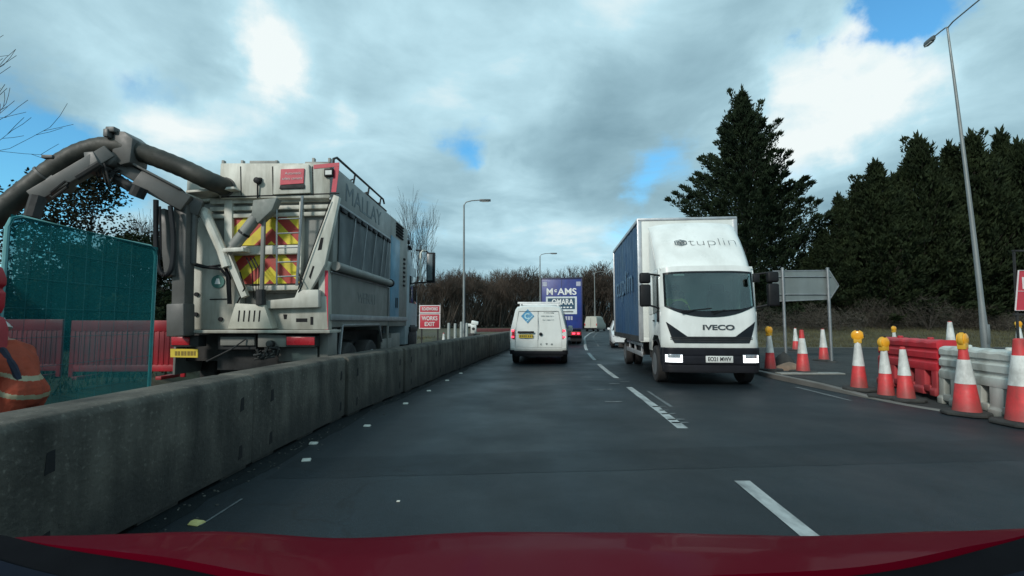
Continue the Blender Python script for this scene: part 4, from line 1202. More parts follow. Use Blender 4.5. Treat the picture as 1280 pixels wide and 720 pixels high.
    # chassis
    b = MB(); b.b2(-.42, .42, -7.3, -.5, .55, .88); b.b2(-1.0, 1.0, -1.7, -1.62, .5, .9); b.b2(-1.1, -.55, -3.6, -2.2, .5, .9); b.b2(.5, 1.02, -3.4, -2.6, .5, .88)
    b.tube([(-.9, -5.6, .43), (.9, -5.6, .43)], .1, 10); b.tube([(-.9, -1.0, .40), (.9, -1.0, .40)], .07, 10); b.b2(-1.1, 1.1, -7.5, -7.38, .45, .6)
    b.build('chassis', M_DARK, t, bevel=.01)
    for s in (-1, 1):
        b = MB(); b.b2(s * 1.12, s * 1.16, -4.8, -1.95, .50, .62); b.b2(s * 1.12, s * 1.15, -4.8, -1.95, .76, .84)
        for y in (-2.3, -3.4, -4.5): b.b2(s * 1.06, s * 1.12, y - .03, y + .03, .5, .95)
        b.build('side_guard', M_ALU, t, bevel=.006)
        wheel(t, s * .93, -.82, .42, .24, s); wheel(t, s * .98, -5.6, .42, .23, s, True)
        b = MB(); b.slab(lambda u, v: (s * (.72 + .3 * v), -.82 + .52 * math.cos(PI * u), .44 + .52 * math.sin(PI * u)), 14, 1, (0, 0, .02)); b.build('mud_guard', M_BLACK, t, smooth=50)
    return t
box_lorry()

def driver():
    Mw = Matrix.Translation((4.31, 10.42, 0)) @ Matrix.Rotation(R(174.3), 4, 'Z')
    t = thing('person', 'lorry driver in pale yellow hi-vis vest sitting behind the windscreen', 'person', Mw @ Vector((.50, -1.02, 1.3)), R(174.3))
    j = {'hip': ((0, 0, .10), (.17, .14)), 'waist': ((0, -.03, .30), (.15, .12)), 'chest': ((0, -.03, .50), (.185, .125)), 'upper': ((0, -.02, .60), (.15, .10)), 'neck': ((0, .0, .70), .055), 'head': ((0, .02, .82), (.085, .095)), 'crown': ((0, .015, .89), (.075, .085)),
         'sl': ((-.2, -.01, .57), .07), 'el': ((-.26, .14, .36), .052), 'wl': ((-.16, .30, .42), .034), 'sr': ((.2, -.01, .57), .07), 'er': ((.26, .14, .36), .052), 'wr': ((.16, .30, .42), .034),
         'hl': ((-.1, .06, .08), .1), 'kl': ((-.13, .36, .10), .075), 'al': ((-.13, .42, -.26), .05), 'tl': ((-.13, .52, -.30), .04), 'hr': ((.1, .06, .08), .1), 'kr': ((.13, .36, .10), .075), 'ar': ((.13, .42, -.26), .05), 'tr': ((.13, .52, -.30), .04)}
    e = [('hip', 'waist'), ('waist', 'chest'), ('chest', 'upper'), ('upper', 'neck'), ('neck', 'head'), ('head', 'crown'), ('upper', 'sl'), ('chest', 'sl'), ('chest', 'sr'), ('sl', 'el'), ('el', 'wl'), ('upper', 'sr'), ('sr', 'er'), ('er', 'wr'), ('hip', 'hl'), ('hl', 'kl'), ('kl', 'al'), ('al', 'tl'), ('hip', 'hr'), ('hr', 'kr'), ('kr', 'ar'), ('ar', 'tr')]
    for k, w, s in (('wl', (-.16, .30, .42), 1), ('wr', (.16, .30, .42), -1)): hand_joints(j, e, k, w, (0, .6, .5), s)
    def region(c, pos):
        k = min(pos, key=lambda q: (q[0] - c).length)[1]
        if k in ('neck', 'head', 'crown') or k[:2] in ('wl', 'wr'): return 0
        if k in ('kl', 'kr', 'al', 'ar', 'tl', 'tr', 'hl', 'hr', 'hip'): return 2
        return 1
    person_body('body', j, e, [M_SKIN, M_YELLOWV, M_NAVY], region, t)
    head_parts(t, (0, .02, .84), (0, 1, 0), hair=M_DARK)
driver()

# ================================================================ vans
M_VW = mat('van_white_paint', (.66, .70, .68), .35, var=.04, scale=3, dirt=(.42, .43, .38), dirt_amt=.35, dirt_scale=(2, 2, .8), coat=.3, low_dirt=((.28, .27, .23), .3, .8, .6))
def van_shell(t, L_=4.9, zt=1.93, m=None, low=.36):
    """rounded van body: cross-sections along y (rear at 0, nose at L_)"""
    def ring(y, w_b, w_t, zr, zl, belt=1.05):
        pts = []
        half = [(w_b * .90, zl), (w_b * .985, zl + .10), (w_b, zl + .35), (w_b, belt), (w_b * .965, belt + .15), (w_t + (w_b - w_t) * .42, belt + (zr - belt) * .55), (w_t * 1.02, zr - .13), (w_t * .93, zr - .035), (w_t * .72, zr), (w_t * .3, zr + .012)]
        pts = [(-x, y, z) for x, z in half] + [(x, y, z) for x, z in half[::-1]]
        return pts
    b = MB()
    secs = [(.02, .91, .72, zt - .05, low + .06), (0.06, .94, .755, zt - .015, low), (.35, .95, .775, zt, low), (1.5, .955, .78, zt + .01, low - .1), (3.0, .955, .77, zt, low - .1), (3.45, .95, .72, zt - .08, low - .1)]
    rings = [ring(y, a, c, zr, zl) for y, a, c, zr, zl in secs]
    rings.append(ring(4.05, .94, .80, 1.28, low - .1, 1.0)); rings.append(ring(4.6, .90, .74, 1.12, low - .06, .9)); rings.append(ring(L_, .80, .6, .92, low, .75))
    # rear face leans in towards the roof
    for k in (0, 1):
        rings[k] = [(x, y + max(0, z - 1.05) * .20 + max(0, z - 1.75) * .25, z) for x, y, z in rings[k]]
    b.loft(rings)
    return b.build('body', m, t, smooth=38, bevel=0)

def white_van():
    t = thing('van', 'white panel van with blue diamond logo and roof bar braking ahead in our lane', 'van', (.86, 15.75, 0), R(-6.5))
    van_shell(t, m=M_VW)
    rear = lambda x, z: Vector((x, .02 + max(0, z - 1.05) * .20 + max(0, z - 1.75) * .25, z))
    def rq(b, pts, off=.008, th=.02): b.prism([rear(x, z) + Vector((0, -off, 0)) for x, z in pts], (0, th, 0))
    b = MB(); rq(b, [(-.02, .55), (-.012, .55), (-.012, 1.05), (-.02, 1.05)], .002); rq(b, [(-.02, 1.05), (-.012, 1.05), (-.012, 1.74), (-.02, 1.74)], .002)
    for s in (-1, 1): rq(b, [(s * .76, .56), (s * .765, .56), (s * .765, 1.05), (s * .76, 1.05)], .002); rq(b, [(s * .76, 1.05), (s * .765, 1.05), (s * .66, 1.74), (s * .655, 1.74)], .002)
    rq(b, [(-.65, 1.74), (.65, 1.74), (.65, 1.747), (-.65, 1.747)], .002); rq(b, [(-.76, .556), (.76, .556), (.76, .563), (-.76, .563)], .002)
    b.build('door_seam', M_DARK, t, smooth=0)
    for s in (-1, 1):
        b = MB(); b.prism([rear(s * .78, .82) + Vector((0, -.012, 0)), rear(s * .915, .84) + Vector((0, .02, 0)), rear(s * .905, 1.13) + Vector((0, .02, 0)), rear(s * .78, 1.15) + Vector((0, -.012, 0))], (0, .10, 0))
        l = b.build('tail_light', M_RED_LENS, t, bevel=.012)
        b = MB()
        for z in (.87, 1.075): b.prism([rear(s * .80, z) + Vector((0, -.018, 0)), rear(s * .89, z) + Vector((0, .004, 0)), rear(s * .888, z + .055) + Vector((0, .004, 0)), rear(s * .80, z + .055) + Vector((0, -.018, 0))], (0, .012, 0))
        b.build('brake_lamp', M_RED_LIT, l, smooth=0)
    b = MB(); rq(b, [(-.68, 1.02), (-.14, 1.02), (-.14, 1.085), (-.68, 1.085)], .022, .03); b.build('plate_light_strip', M_BLACK, t, bevel=.008)
    b = MB(); rq(b, [(-.64, .87), (-.17, .87), (-.17, .975), (-.64, .975)], .012, .02); n = b.build('number_plate', M_YPLATE, t, smooth=0)
    b = MB()
    for i in range(7):
        x = -.61 + i * .062 + (.02 if i > 3 else 0); rq(b, [(x, .893), (x + .04, .893), (x + .04, .952), (x, .952)], .014, .006)
    b.build('plate_characters', mat('plate_ink', (.10, .075, .02), .7), n, smooth=0)
    b = MB(); b.lathe([(.03, -.012), (.055, -.008), (.055, .0), (.03, .004)], rear(.08, .99) + Vector((0, -.006, 0)), 18, 'y'); rq(b, [(.06, 1.005), (.07, 1.005), (.085, .96), (.08, .955)], .02, .01); b.build('round_badge', M_GRILLE, t)
    b = MB(); c = rear(.10, .655)
    rq(b, [(.075, .69), (.10, .69), (.10, .62), (.075, .63), (.06, .655)], .006, .008); rq(b, [(.23, .685), (.27, .705), (.31, .685), (.29, .65), (.27, .63), (.25, .65)], .006, .008); rq(b, [(.40, .66), (.44, .70), (.48, .66), (.44, .62)], .006, .008)
    b.build('small_emblem', mat('grey_print', (.14, .17, .17), .6), t, smooth=0)
    # diamond logo and faint print
    M_CY = mat('blue_logo_print', (.03, .22, .40), .5, var=.05); M_CY2 = mat('pale_blue_print', (.30, .52, .60), .5)
    cx, cz = -.36, 1.58
    b = MB(); rq(b, [(cx - .22, cz), (cx, cz + .235), (cx + .22, cz), (cx, cz - .235)], .004, .008); lg = b.build('diamond_logo', M_CY, t, smooth=0)
    b = MB()
    for k in range(10):
        a0, a1 = [PI * (.25 + k * .15) for k in (k, k + 1)]
        rq(b, [(cx + .11 * math.cos(a0), cz + .10 * math.sin(a0)), (cx + .11 * math.cos(a1), cz + .10 * math.sin(a1)), (cx + .065 * math.cos(a1), cz + .06 * math.sin(a1)), (cx + .065 * math.cos(a0), cz + .06 * math.sin(a0))], .008, .006)
    rq(b, [(cx - .03, cz - .19), (cx + .18, cz + .01), (cx + .165, cz + .03), (cx - .045, cz - .17)], .008, .006)
    b.build('logo_letter', M_CY2, lg, smooth=0)
    M_FP = mat('faint_grey_print', (.42, .46, .45), .5)
    b = MB()
    for z, x0, x1 in ((1.70, .17, .50), (1.59, .08, .50), (1.47, .13, .48)):
        x = x0
        while x < x1:
            w = rng.uniform(.015, .035); rq(b, [(x, z - .014), (x + w, z - .014), (x + w, z + .014), (x, z + .014)], .003, .006); x += w + rng.choice((.008, .008, .03))
    b.build('faint_lettering', M_FP, t, smooth=0)
    # bumper, plinth
    b = MB(); b.loft([[(-.95, .22 + .0, z), (-.93, -.01, z), (-.80, -.06, z), (.80, -.06, z), (.93, -.01, z), (.95, .22, z), (.9, .3, z), (-.9, .3, z)] for z in (.34, .44)])
    b.b2(-.80, .80, -.02, .3, .27, .36)
    for s in (-1, 1): b.b2(s * .955, s * .965, .4, 4.0, .3, .45); b.box((s * .86, -.035, .455), (.16, .06, .04))
    b.build('bumper', M_BUMP, t, bevel=.012)
    b = MB(); b.loft([[(-.93, .25, z), (-.91, .0, z), (-.79, -.045, z), (.79, -.045, z), (.91, .0, z), (.93, .25, z)] for z in (.445, .555)]); b.build('bumper_skin', M_VW, t, bevel=.012)
    # roof bars
    b = MB()
    for y in (.45, 2.2): b.b2(-.72, .70, y - .035, y + .035, 2.00, 2.06); [b.b2(s * .62 - .025, s * .62 + .025, y - .03, y + .03, 1.88, 2.0) for s in (-1, 1)]
    b.build('roof_rack', mat('white_bar', (.7, .72, .72), .4), t, bevel=.006)
    for s in (-1, 1):
        b = MB(); b.box((s * 1.06, 3.25, 1.13), (.19, .12, .22)); b.box((s * .97, 3.28, 1.08), (.1, .08, .08)); b.build('wing_mirror', M_VW, t, bevel=.04, segs=3)
        b = MB(); b.prism([(s * .93, 2.6, 1.15), (s * .93, 3.6, 1.15), (s * .83, 3.35, 1.72), (s * .83, 2.6, 1.72)], (s * .02, 0, 0)); b.build('side_window', M_DGLASS, t, smooth=0)
        wheel(t, s * .83, .95, .335, .21, s); wheel(t, s * .83, 3.95, .335, .21, s)
    b = MB(); b.b2(-.75, .75, .6, 4.3, .22, .4); b.tube([(-.8, .95, .33), (.8, .95, .33)], .05, 8); b.build('underbody', M_DARK, t)
white_van()

def far_van():
    t = thing('van', 'small grey white van far ahead where the road bends', 'van', (11.1, 68, 0), R(-27))
    van_shell(t, m=mat('far_van_paint', (.36, .37, .32), .5, var=.05), zt=2.15)
    b = MB(); b.box((0, -.0, .42), (1.8, .1, .2)); b.build('bumper', M_BUMP, t, bevel=.02)
    b = MB(); b.b2(-.01, .01, -.0, .03, .6, 1.9); b.build('door_seam', M_DARK, t)
    for s in (-1, 1):
        b = MB(); b.box((s * .87, .04, .98), (.12, .08, .3)); b.build('tail_light', M_RED_LENS, t, bevel=.01)
        wheel(t, s * .83, .95, .335, .21, s); wheel(t, s * .83, 3.95, .335, .21, s)
far_van()

# ================================================================ blue lorry
def blue_lorry():
    M_BB = mat('royal_blue_paint', (.025, .05, .24), .4, var=.15, scale=2, dirt=(.05, .03, .12), dirt_amt=.6, dirt_scale=(1.5, 1.5, .6), coat=.2)
    t = thing('box_lorry', 'blue box lorry with white lettering ahead of the white van', 'lorry', (3.02, 29.2, 0), R(-8))
    b = MB(); b.b2(-1.25, 1.25, 0, 7.2, 1.0, 4.05); bx = b.build('box_body', M_BB, t, bevel=.03)
    b = MB()
    for s in (-1, 1): b.b2(s * 1.20, s * 1.262, -.02, .06, .95, 4.06)
    b.b2(-1.25, 1.25, -.02, .06, 3.98, 4.07); b.b2(-1.25, 1.25, -.025, .06, .92, 1.02); b.b2(-.012, .012, -.012, .01, 1.02, 3.98)
    b.build('door_frame', mat('dark_blue_trim', (.012, .015, .06), .5), bx, bevel=.008)
    pm = lambda x, z: plane_M((x, -.022, z), (1, 0, 0), (0, 0, 1))
    text('firm_lettering', 'M', .56, M_WHITE, pm(-.72, 3.20), bx, bold=.012); text('firm_lettering', 'c', .34, M_WHITE, pm(-.36, 3.30), bx, bold=.012); text('firm_lettering', 'AMS', .56, M_WHITE, pm(.34, 3.20), bx, width=1.15, bold=.012)
    b = MB(); b.b2(-.95, .92, -.02, -.004, 1.85, 2.92); bd = b.build('sign_panel', mat('white_panel', (.6, .66, .68), .5), t, smooth=0)
    b = MB(); b.b2(-.84, .80, -.028, -.018, 2.15, 2.82); ib = b.build('sign_inset', mat('navy_panel', (.02, .07, .12), .5), bd, smooth=0)
    text('sign_lettering', 'OMARA', .46, M_WHITE, plane_M((.05, -.03, 2.58), (1, 0, 0), (0, 0, 1)), bd, width=1.3, bold=.012)
    b = MB()
    for i in range(6): b.b2(-.5 + i * .2, -.5 + i * .2 + .13, -.034, -.026, 2.22, 2.30)
    b.build('small_print', M_WHITE, bd, smooth=0)
    b = MB(); b.b2(-.7, .7, -.026, -.018, 1.96, 2.02); b.build('small_print', M_GRILLE, bd, smooth=0)
    b = MB()
    for i in range(3): b.b2(.22 + i * .16, .33 + i * .16, -.018, -.005, 1.50, 1.72)
    for s in (-1, 1): b.b2(s * 1.02 - .13, s * 1.02 + .13, -.018, -.004, 3.55, 3.82)
    b.build('pale_print', mat('pale_print', (.40, .42, .50), .5), bx, smooth=0)
    b = MB(); b.b2(-1.2, 1.2, .02, .12, .55, .80); b.b2(-.45, .45, .1, 8.8, .6, .95); b.tube([(-1, 1.9, .48), (1, 1.9, .48)], .1, 8); b.b2(-1.05, 1.05, .12, .5, .5, .9)
    b.build('chassis', M_DARK, t)
    for s in (-1, 1):
        b = MB(); b.b2(s * .55, s * 1.15, -.01, .02, .58, .78); l = b.build('tail_light', M_RED_LENS, t, bevel=.006)
        b = MB(); b.b2(s * .62, s * .80, -.02, -.008, .63, .73); b.b2(s * .92, s * 1.06, -.02, -.008, .63, .73); b.build('brake_lamp', M_RED_LIT, l, smooth=0)
        b = MB(); b.b2(s * .5, s * 1.2, .3, .32, .2, .6); b.build('mud_flap', M_BLACK, t)
        wheel(t, s * 1.02, 1.9, .48, .28, s, True); wheel(t, s * 1.02, 8.3, .48, .3, s)
    b = MB(); b.b2(-1.15, 1.15, 7.4, 9.1, .7, 3.1); b.prism([(-1.1, 7.45, 3.05), (-1.1, 8.8, 3.05), (-1.1, 7.7, 3.9), (-1.1, 7.45, 3.9)], (2.2, 0, 0)); cb = b.build('cab', M_BB, t, bevel=.06)
    for s in (-1, 1):
        b = MB(); b.b2(s * 1.3, s * 1.5, 8.7, 8.85, 1.9, 2.75); b.tube([(s * 1.1, 8.75, 2.7), (s * 1.4, 8.78, 2.7)], .03, 6); b.build('wing_mirror', M_BLACK, cb, bevel=.04)
blue_lorry()

# ================================================================ cars following the white lorry
def car(label, loc, rz, paint):
    t = thing('car', label, 'car', loc, rz)
    def ring(y, w, zs): return [(-w * .9, y, zs[0]), (-w, y, zs[0] + .12), (-w, y, zs[1] - .16), (-w * .96, y, zs[1] - .04), (-w * .8, y, zs[1]), (w * .8, y, zs[1]), (w * .96, y, zs[1] - .04), (w, y, zs[1] - .16), (w, y, zs[0] + .12), (w * .9, y, zs[0])]
    b = MB(); b.loft([ring(y, w, z) for y, w, z in ((0, .74, (.32, .62)), (-.12, .84, (.26, .70)), (-.5, .89, (.22, .83)), (-1.2, .90, (.2, .96)), (-2.2, .90, (.2, .97)), (-3.4, .90, (.22, 1.0)), (-3.9, .86, (.3, .98)), (-4.05, .78, (.4, .9)))])
    body = b.build('body', paint, t, smooth=40)
    b = MB(); b.loft([[(-w, y, .93), (-wt, y2, zt), (wt, y2, zt), (w, y, .93)] for y, y2, w, wt, zt in ((-1.05, -1.15, .80, .78, .96), (-1.15, -1.75, .83, .66, 1.40), (-3.4, -3.2, .83, .64, 1.42), (-3.8, -3.75, .78, .7, .98))])
    cbn = b.build('cabin', M_DGLASS, t, smooth=40)
    b = MB(); b.loft([[(-w, y, z), (-w * .8, y, z + .05), (w * .8, y, z + .05), (w, y, z)] for y, w, z in ((-1.70, .66, 1.385), (-2.4, .68, 1.43), (-3.25, .65, 1.40))])
    for s in (-1, 1):
        b.bar((s * .82, -1.05, .95), (s * .655, -1.75, 1.41), .06, .06); b.bar((s * .8, -3.8, .97), (s * .64, -3.2, 1.42), .12, .08); b.bar((s * .83, -2.35, .95), (s * .67, -2.4, 1.42), .07, .05)
    b.build('roof', paint, cbn, smooth=40)
    b = MB(); b.b2(-.42, .42, -.03, .02, .56, .66); b.b2(-.62, .62, -.06, -.02, .30, .42); b.build('grille', M_GRILLE, t, bevel=.01)
    b = MB(); b.b2(-.26, .26, .0, .03, .45, .55); b.build('number_plate', M_WPLATE, t)
    for s in (-1, 1):
        b = MB(); b.box((s * .66, -.06, .66), (.3, .16, .12), rz=-s * .35); b.build('headlight', mat('clear_lamp', (.5, .53, .55), .15), t, bevel=.03)
        b = MB(); b.box((s * .98, -1.35, 1.0), (.16, .12, .12)); b.build('wing_mirror', paint, t, bevel=.03)
        wheel(t, s * .80, -.78, .31, .2, s); wheel(t, s * .80, -3.3, .31, .2, s)
    return t
car('white car following close behind the blue sided lorry', (6.12, 25.3, 0), R(170), mat('car_white', (.62, .65, .66), .3, var=.03, coat=.4))
car('small pale silver car far back behind the white car', (13.6, 62, 0), R(157), mat('car_silver', (.50, .53, .55), .3, .3, var=.03, coat=.4))

# ================================================================ the red car the picture is taken from
def red_car():
    t = thing('red_car', 'dark red glossy bonnet of the car along the bottom edge', 'car', (.05, 0, 0))
    M_RC = mat('red_car_paint', (.088, .0012, .008), .4, var=.06, scale=2, coat=.07, spec=.02)
    zprof = [(.60, 1.014), (.74, 1.014), (.85, 1.008), (.95, .994), (1.05, .948), (1.2, .872), (1.45, .752), (1.8, .585), (2.0, .48)]
    def z_at(y):
        for (a, c), (d, e) in zip(zprof, zprof[1:]):
            if y <= d: return c + (e - c) * (y - a) / (d - a)
        return zprof[-1][1]
    bump = [(-1.1, -.014), (-.95, -.003), (-.62, .005), (-.38, -.007), (-.08, .004), (.2, .003), (.52, -.003), (.8, .006), (1.0, .012), (1.1, .004)]
    def bz(x):
        for (a, c), (d, e) in zip(bump, bump[1:]):
            if x <= d:
                q = (x - a) / (d - a); q = q * q * (3 - 2 * q); return c + (e - c) * q
        return 0
    rear = lambda x: .742 + .205 * (x + .02) ** 2
    def fn(u, v):
        x = -1.0 + 2.02 * u; y0 = rear(x); y = y0 + (2.0 - .25 * x * x - y0) * (v ** 1.6)
        return (x, y, z_at(y) + bz(x))
    b = MB(); b.slab(fn, 60, 40, (0, 0, -.025)); b.build('bonnet', M_RC, t, smooth=70)
    b = MB()
    b.slab(lambda u, v: (-1.04 + 2.1 * u, rear(-1.04 + 2.1 * u) - .004 - .055 * v, 1.0 + bz(-1.0 + 2 * u) - .012 * v), 40, 3, (0, 0, -.03)); sc = b.build('scuttle_panel', mat('scuttle_plastic', (.004, .0045, .006), .9, spec=.05), t, smooth=60)
    b = MB(); b.slab(lambda u, v: (-1.0 + 2.0 * u, rear(-1.0 + 2.0 * u) - .062 - .30 * v, .995 + .02 * v), 40, 4, (0, 0, -.03)); b.build('dashboard', mat('dashboard_plastic', (.005, .008, .016), .85, var=.2, spec=.08), t, smooth=60)
    b = MB()
    b.loft([[(-.98, y, .3), (-1.0, y, .5), (-.98, y, zt), (.98, y, zt), (1.0, y, .5), (.98, y, .3)] for y, zt in ((.62, .94), (.95, .94), (1.3, .79), (1.8, .54), (1.98, .44))])
    b.build('front_body', M_RC, t, smooth=40)
    b = MB(); b.b2(-.9, .9, 1.97, 2.0, .3, .4); b.build('lower_grille', M_BLACK, t)
    for s in (-1, 1): wheel(t, s * .9, 1.35, .32, .22, s)
red_car()
# ================================================================ site fence with teal netting
M_NET = mat_sheer('teal_netting', (.010, .105, .118), .64)
M_TEALT = mat('teal_fence_tube', (.10, .30, .31), .5, var=.15)
M_BLOCK = mat('black_fence_block', (.02, .02, .02), .9, var=.3)
def fence_panel(label, p0, p1, h, z0=.12):
    p0, p1 = Vector(p0), Vector(p1); d = (p1 - p0); ln = d.length
    t = thing('fence_panel', label, 'fence', p0, math.atan2(d.y, d.x), 'netted site fence panels behind the concrete barrier')
    r = .12
    pts = [(0, 0, 0.02), (0, 0, h - r), (r * .3, 0, h - r * .3), (r, 0, h), (ln - r, 0, h), (ln - r * .3, 0, h - r * .3), (ln, 0, h - r), (ln, 0, .02)]
    b = MB(); b.tube(pts, .021, 8); b.tube([(0, 0, z0), (ln, 0, z0)], .017, 8); b.build('frame', M_TEALT, t)
    b = MB()
    for k in range(1, int(ln / .22)): b.tube([(k * .22, 0, z0), (k * .22, 0, h)], .0022, 4)
    for k in range(1, 8): b.tube([(0, 0, z0 + k * (h - z0) / 8), (ln, 0, z0 + k * (h - z0) / 8)], .0022, 4)
    b.build('wire_infill', M_STEEL, t)
    b = MB(); b.slab(lambda u, v: (u * ln, -.02 + .012 * math.sin(u * 13) * math.sin(v * 3.1), z0 + v * (h - z0 - .0)), 30, 6, (0, .001, 0)); b.v = b.v[:len(b.v) // 2]; b.f = [f for f in b.f if max(f) < len(b.v)]; b.mi = b.mi[:len(b.f)]
    b.build('netting', M_NET, t, smooth=60, fixn=False)
    for x in (0, ln):
        b = MB(); b.box((x, 0, .07), (.22, .55, .13)); b.build('foot_block', M_BLOCK, t, bevel=.02)
fence_panel('teal netted fence panel standing in front of the ribbed red barriers', (-4.55, 4.28, 0), (-4.67, 6.25, 0), 2.37)

# ================================================================ red plastic barriers behind the netting
M_REDP = mat('red_barrier_plastic', (.40, .012, .024), .5, var=.2, scale=3, dirt=(.16, .02, .02), dirt_amt=.5)
M_REDP2 = mat('faded_red_plastic', (.34, .022, .035), .55, var=.2, scale=3, dirt=(.18, .04, .03), dirt_amt=.5)
def ped_barrier():
    t = thing('site_barrier', 'red ribbed plastic barrier just left of the vacuum truck', 'barrier', (0, 0, 0), 0, 'red ribbed barriers behind the netting')
    w, h = 2.0, 1.02
    b = MB(); b.b2(-w / 2, w / 2, -.025, .025, h - .20, h); b.b2(-w / 2, w / 2, -.02, .02, .12, .24); b.b2(-w / 2, -w / 2 + .08, -.024, .024, .02, h); b.b2(w / 2 - .08, w / 2, -.024, .024, .02, h)
    b.build('frame', M_REDP, t, bevel=.012)
    b = MB()
    b.b2(-w / 2 + .07, w / 2 - .07, -.012, .012, .22, h - .18)
    for k in range(20): x = -w / 2 + .13 + k * (w - .26) / 19; b.b2(x - .022, x + .022, -.022, .022, .23, h - .19)
    b.build('ribbed_infill', M_REDP, t, bevel=.006)
    for x in (-.7, .7): b = MB(); b.box((x, 0, .03), (.1, .5, .06)); b.build('foot', M_REDP2, t, bevel=.01)
    return t
gz = lambda x, y: ground_z(x, y)
pb = ped_barrier(); pb.location = (-6.78, 8.55, .40); pb.rotation_euler = (0, 0, R(2))
dup(pb, (-8.86, 8.50, .42), R(-3), 'red ribbed plastic barrier in the middle of the row seen through the teal netting')
dup(pb, (-10.9, 8.75, .42), R(-6), 'red ribbed plastic barrier farthest left seen through the teal netting')
def stack_block(label, loc, d, m):
    b = MB(); x, y, z = d
    b.loft([[(sx * x * k / 2, sy * y * k / 2, zz) for sx, sy in ((-1, -.7), (-.8, -1), (.8, -1), (1, -.7), (1, .7), (.8, 1), (-.8, 1), (-1, .7))] for zz, k in ((0, .96), (.06, 1), (z * .42, 1), (z * .5, .94), (z * .58, 1), (z - .12, 1), (z - .03, .93), (z, .8))])
    o = b.build('barrier_block', m, None, bevel=.01); o.location = loc
    tag(o, label, 'barrier', 'stacked red plastic blocks at the left edge')
stack_block('lower red plastic barrier block of a stack beside the crouching worker', (-4.76, 3.98, 0), (.9, .42, 1.46), M_REDP2)
stack_block('upper red plastic barrier block resting on the stack by the worker', (-4.79, 3.98, 1.47), (.88, .40, .42), M_REDP)

# ================================================================ traffic cones
M_CRED = mat('cone_red_plastic', (.58, .040, .045), .55, var=.18, scale=6, dirt=(.17, .055, .045), dirt_amt=.85, dirt_scale=(5, 5, 3), low_dirt=((.16, .08, .07), .05, .3, .5))
M_CWHT = mat('cone_white_sleeve', (.66, .69, .67), .4, var=.10, scale=6, dirt=(.22, .22, .20), dirt_amt=.75, dirt_scale=(6, 6, 3))
M_CBASE = mat('cone_black_base', (.022, .024, .024), .9, var=.3, bump=.3, dirt=(.07, .07, .065), dirt_amt=.6)
M_LAMPY = mat('yellow_lamp_case', (.60, .34, .03), .5, var=.1)
M_LENS = mat('amber_lamp_lens', (.80, .36, .02), .18, var=.1)
def cone(label, loc, h=1.0, tip=True, lamp=False, rz=0, cat='traffic cone', group='red and white traffic cones', tilt=0, sleeve=None, broad=1.0):
    t = thing('traffic_cone', label, cat, loc, rz, group)
    t.rotation_euler = (R(tilt), R(tilt * .5), rz)
    k = h
    s0, s1 = sleeve or ((.47, .95) if not tip else (.45, .80))
    R_ = lambda z: (.145 - (.145 - .045) * min(1, max(0, (z - .07) / .88))) * broad
    b = MB()
    q = .27 * k
    b.loft([[(a * q, c * q, z) for a, c in ((-1, -.55), (-.55, -1), (.55, -1), (1, -.55), (1, .55), (.55, 1), (-.55, 1), (-1, .55))] for z in (0, .035)] + [[(a * q * .93, c * q * .93, .055) for a, c in ((-1, -.55), (-.55, -1), (.55, -1), (1, -.55), (1, .55), (.55, 1), (-.55, 1), (-1, .55))]])
    b.build('base', M_CBASE, t, bevel=.008)
    b = MB(); b.lathe([(R_(.05) * k * 1.02, .05 * k), (R_(.1) * k, .09 * k), (R_(s0) * k, s0 * k), (R_(s0) * k * .97, s0 * k + .004), (R_(s1) * k * .95, s1 * k), (R_(.985) * k * .98, .985 * k), (R_(1) * k * .7, 1.0 * k)], n=22); b.build('cone_body', M_CRED, t)
    b = MB(); b.lathe([(R_(s0) * k * .9, s0 * k - .002), (R_(s0) * k + .003, s0 * k - .001), (R_(s1) * k + .003, s1 * k), (R_(s1) * k * .9, s1 * k + .001)], n=22); b.build('white_sleeve', M_CWHT, t)
    if lamp:
        z = k * (1.0 if tip else .96) + .10
        b = MB(); b.box((0, 0, z - .09), (.13, .10, .12)); b.lathe([(.03, -.14), (.04, -.05)], (0, 0, z - .02), 10)
        b.lathe([(.08, -.036), (.108, -.026), (.108, .026), (.08, .036)], (0, 0, z), 20, 'y')
        l = b.build('warning_lamp', M_LAMPY, t, bevel=.008)
        b = MB()
        for s in (-1, 1): b.lathe([(.092, s * .03), (.09, s * .045), (.07, s * .056), (.03, s * .060)], (0, 0, z), 18, 'y')
        b.build('lens', M_LENS, l)
        b = MB(); b.box((.0, 0, z + .105), (.05, .07, .03)); b.box((.10, 0, z + .01), (.03, .06, .07)); b.build('lamp_bracket', M_DARK, l, bevel=.004)
    return t
def pv(px, py, dz=0):
    """stand on the pavement under a pixel"""
    p = gnd(px, py, .1)
    for _ in range(4): p = gnd(px, py, pave_z(p.y))
    return Vector((p.x, p.y, pave_z(p.y)))
CG = 'cones with amber warning lamps'
cone('traffic cone with amber lamp standing beside the lorry bumper', pv(963, 463), 1.0, False, True, R(25), group=CG)
cone('bare traffic cone with red tip in front of the pointed sign', pv(1004, 466), 1.08, True, False, R(10))
cone('traffic cone with amber lamp alone on the kerb between sign and red barrier', pv(1074, 487), 1.0, False, True, R(-35), group=CG, tilt=1.5)
cone('traffic cone with amber lamp nearest the left end of the red water barrier', pv(1108, 497), .93, False, True, R(15), group=CG)
cone('faded lampless traffic cone close in front of the red water barrier', pv(1133, 501), .94, False, False, R(-12), tilt=-1)
cone('red tipped traffic cone with amber lamp in front of the white water barrier', pv(1209, 518), 1.02, True, True, R(30), group=CG, broad=1.15)
cone('red tipped lampless traffic cone cut off by the right edge of the photo', pv(1281, 531), 1.16, True, False, R(0), broad=1.15)
cone('far white topped cone behind the right post of the pointed sign', pv(1030, 451), 1.05, False, False, 0, sleeve=(.42, .98))
cone('far cone with pale cream top behind the bare red tipped cone', pv(995, 438), 1.0, False, False, 0, sleeve=(.42, .98))
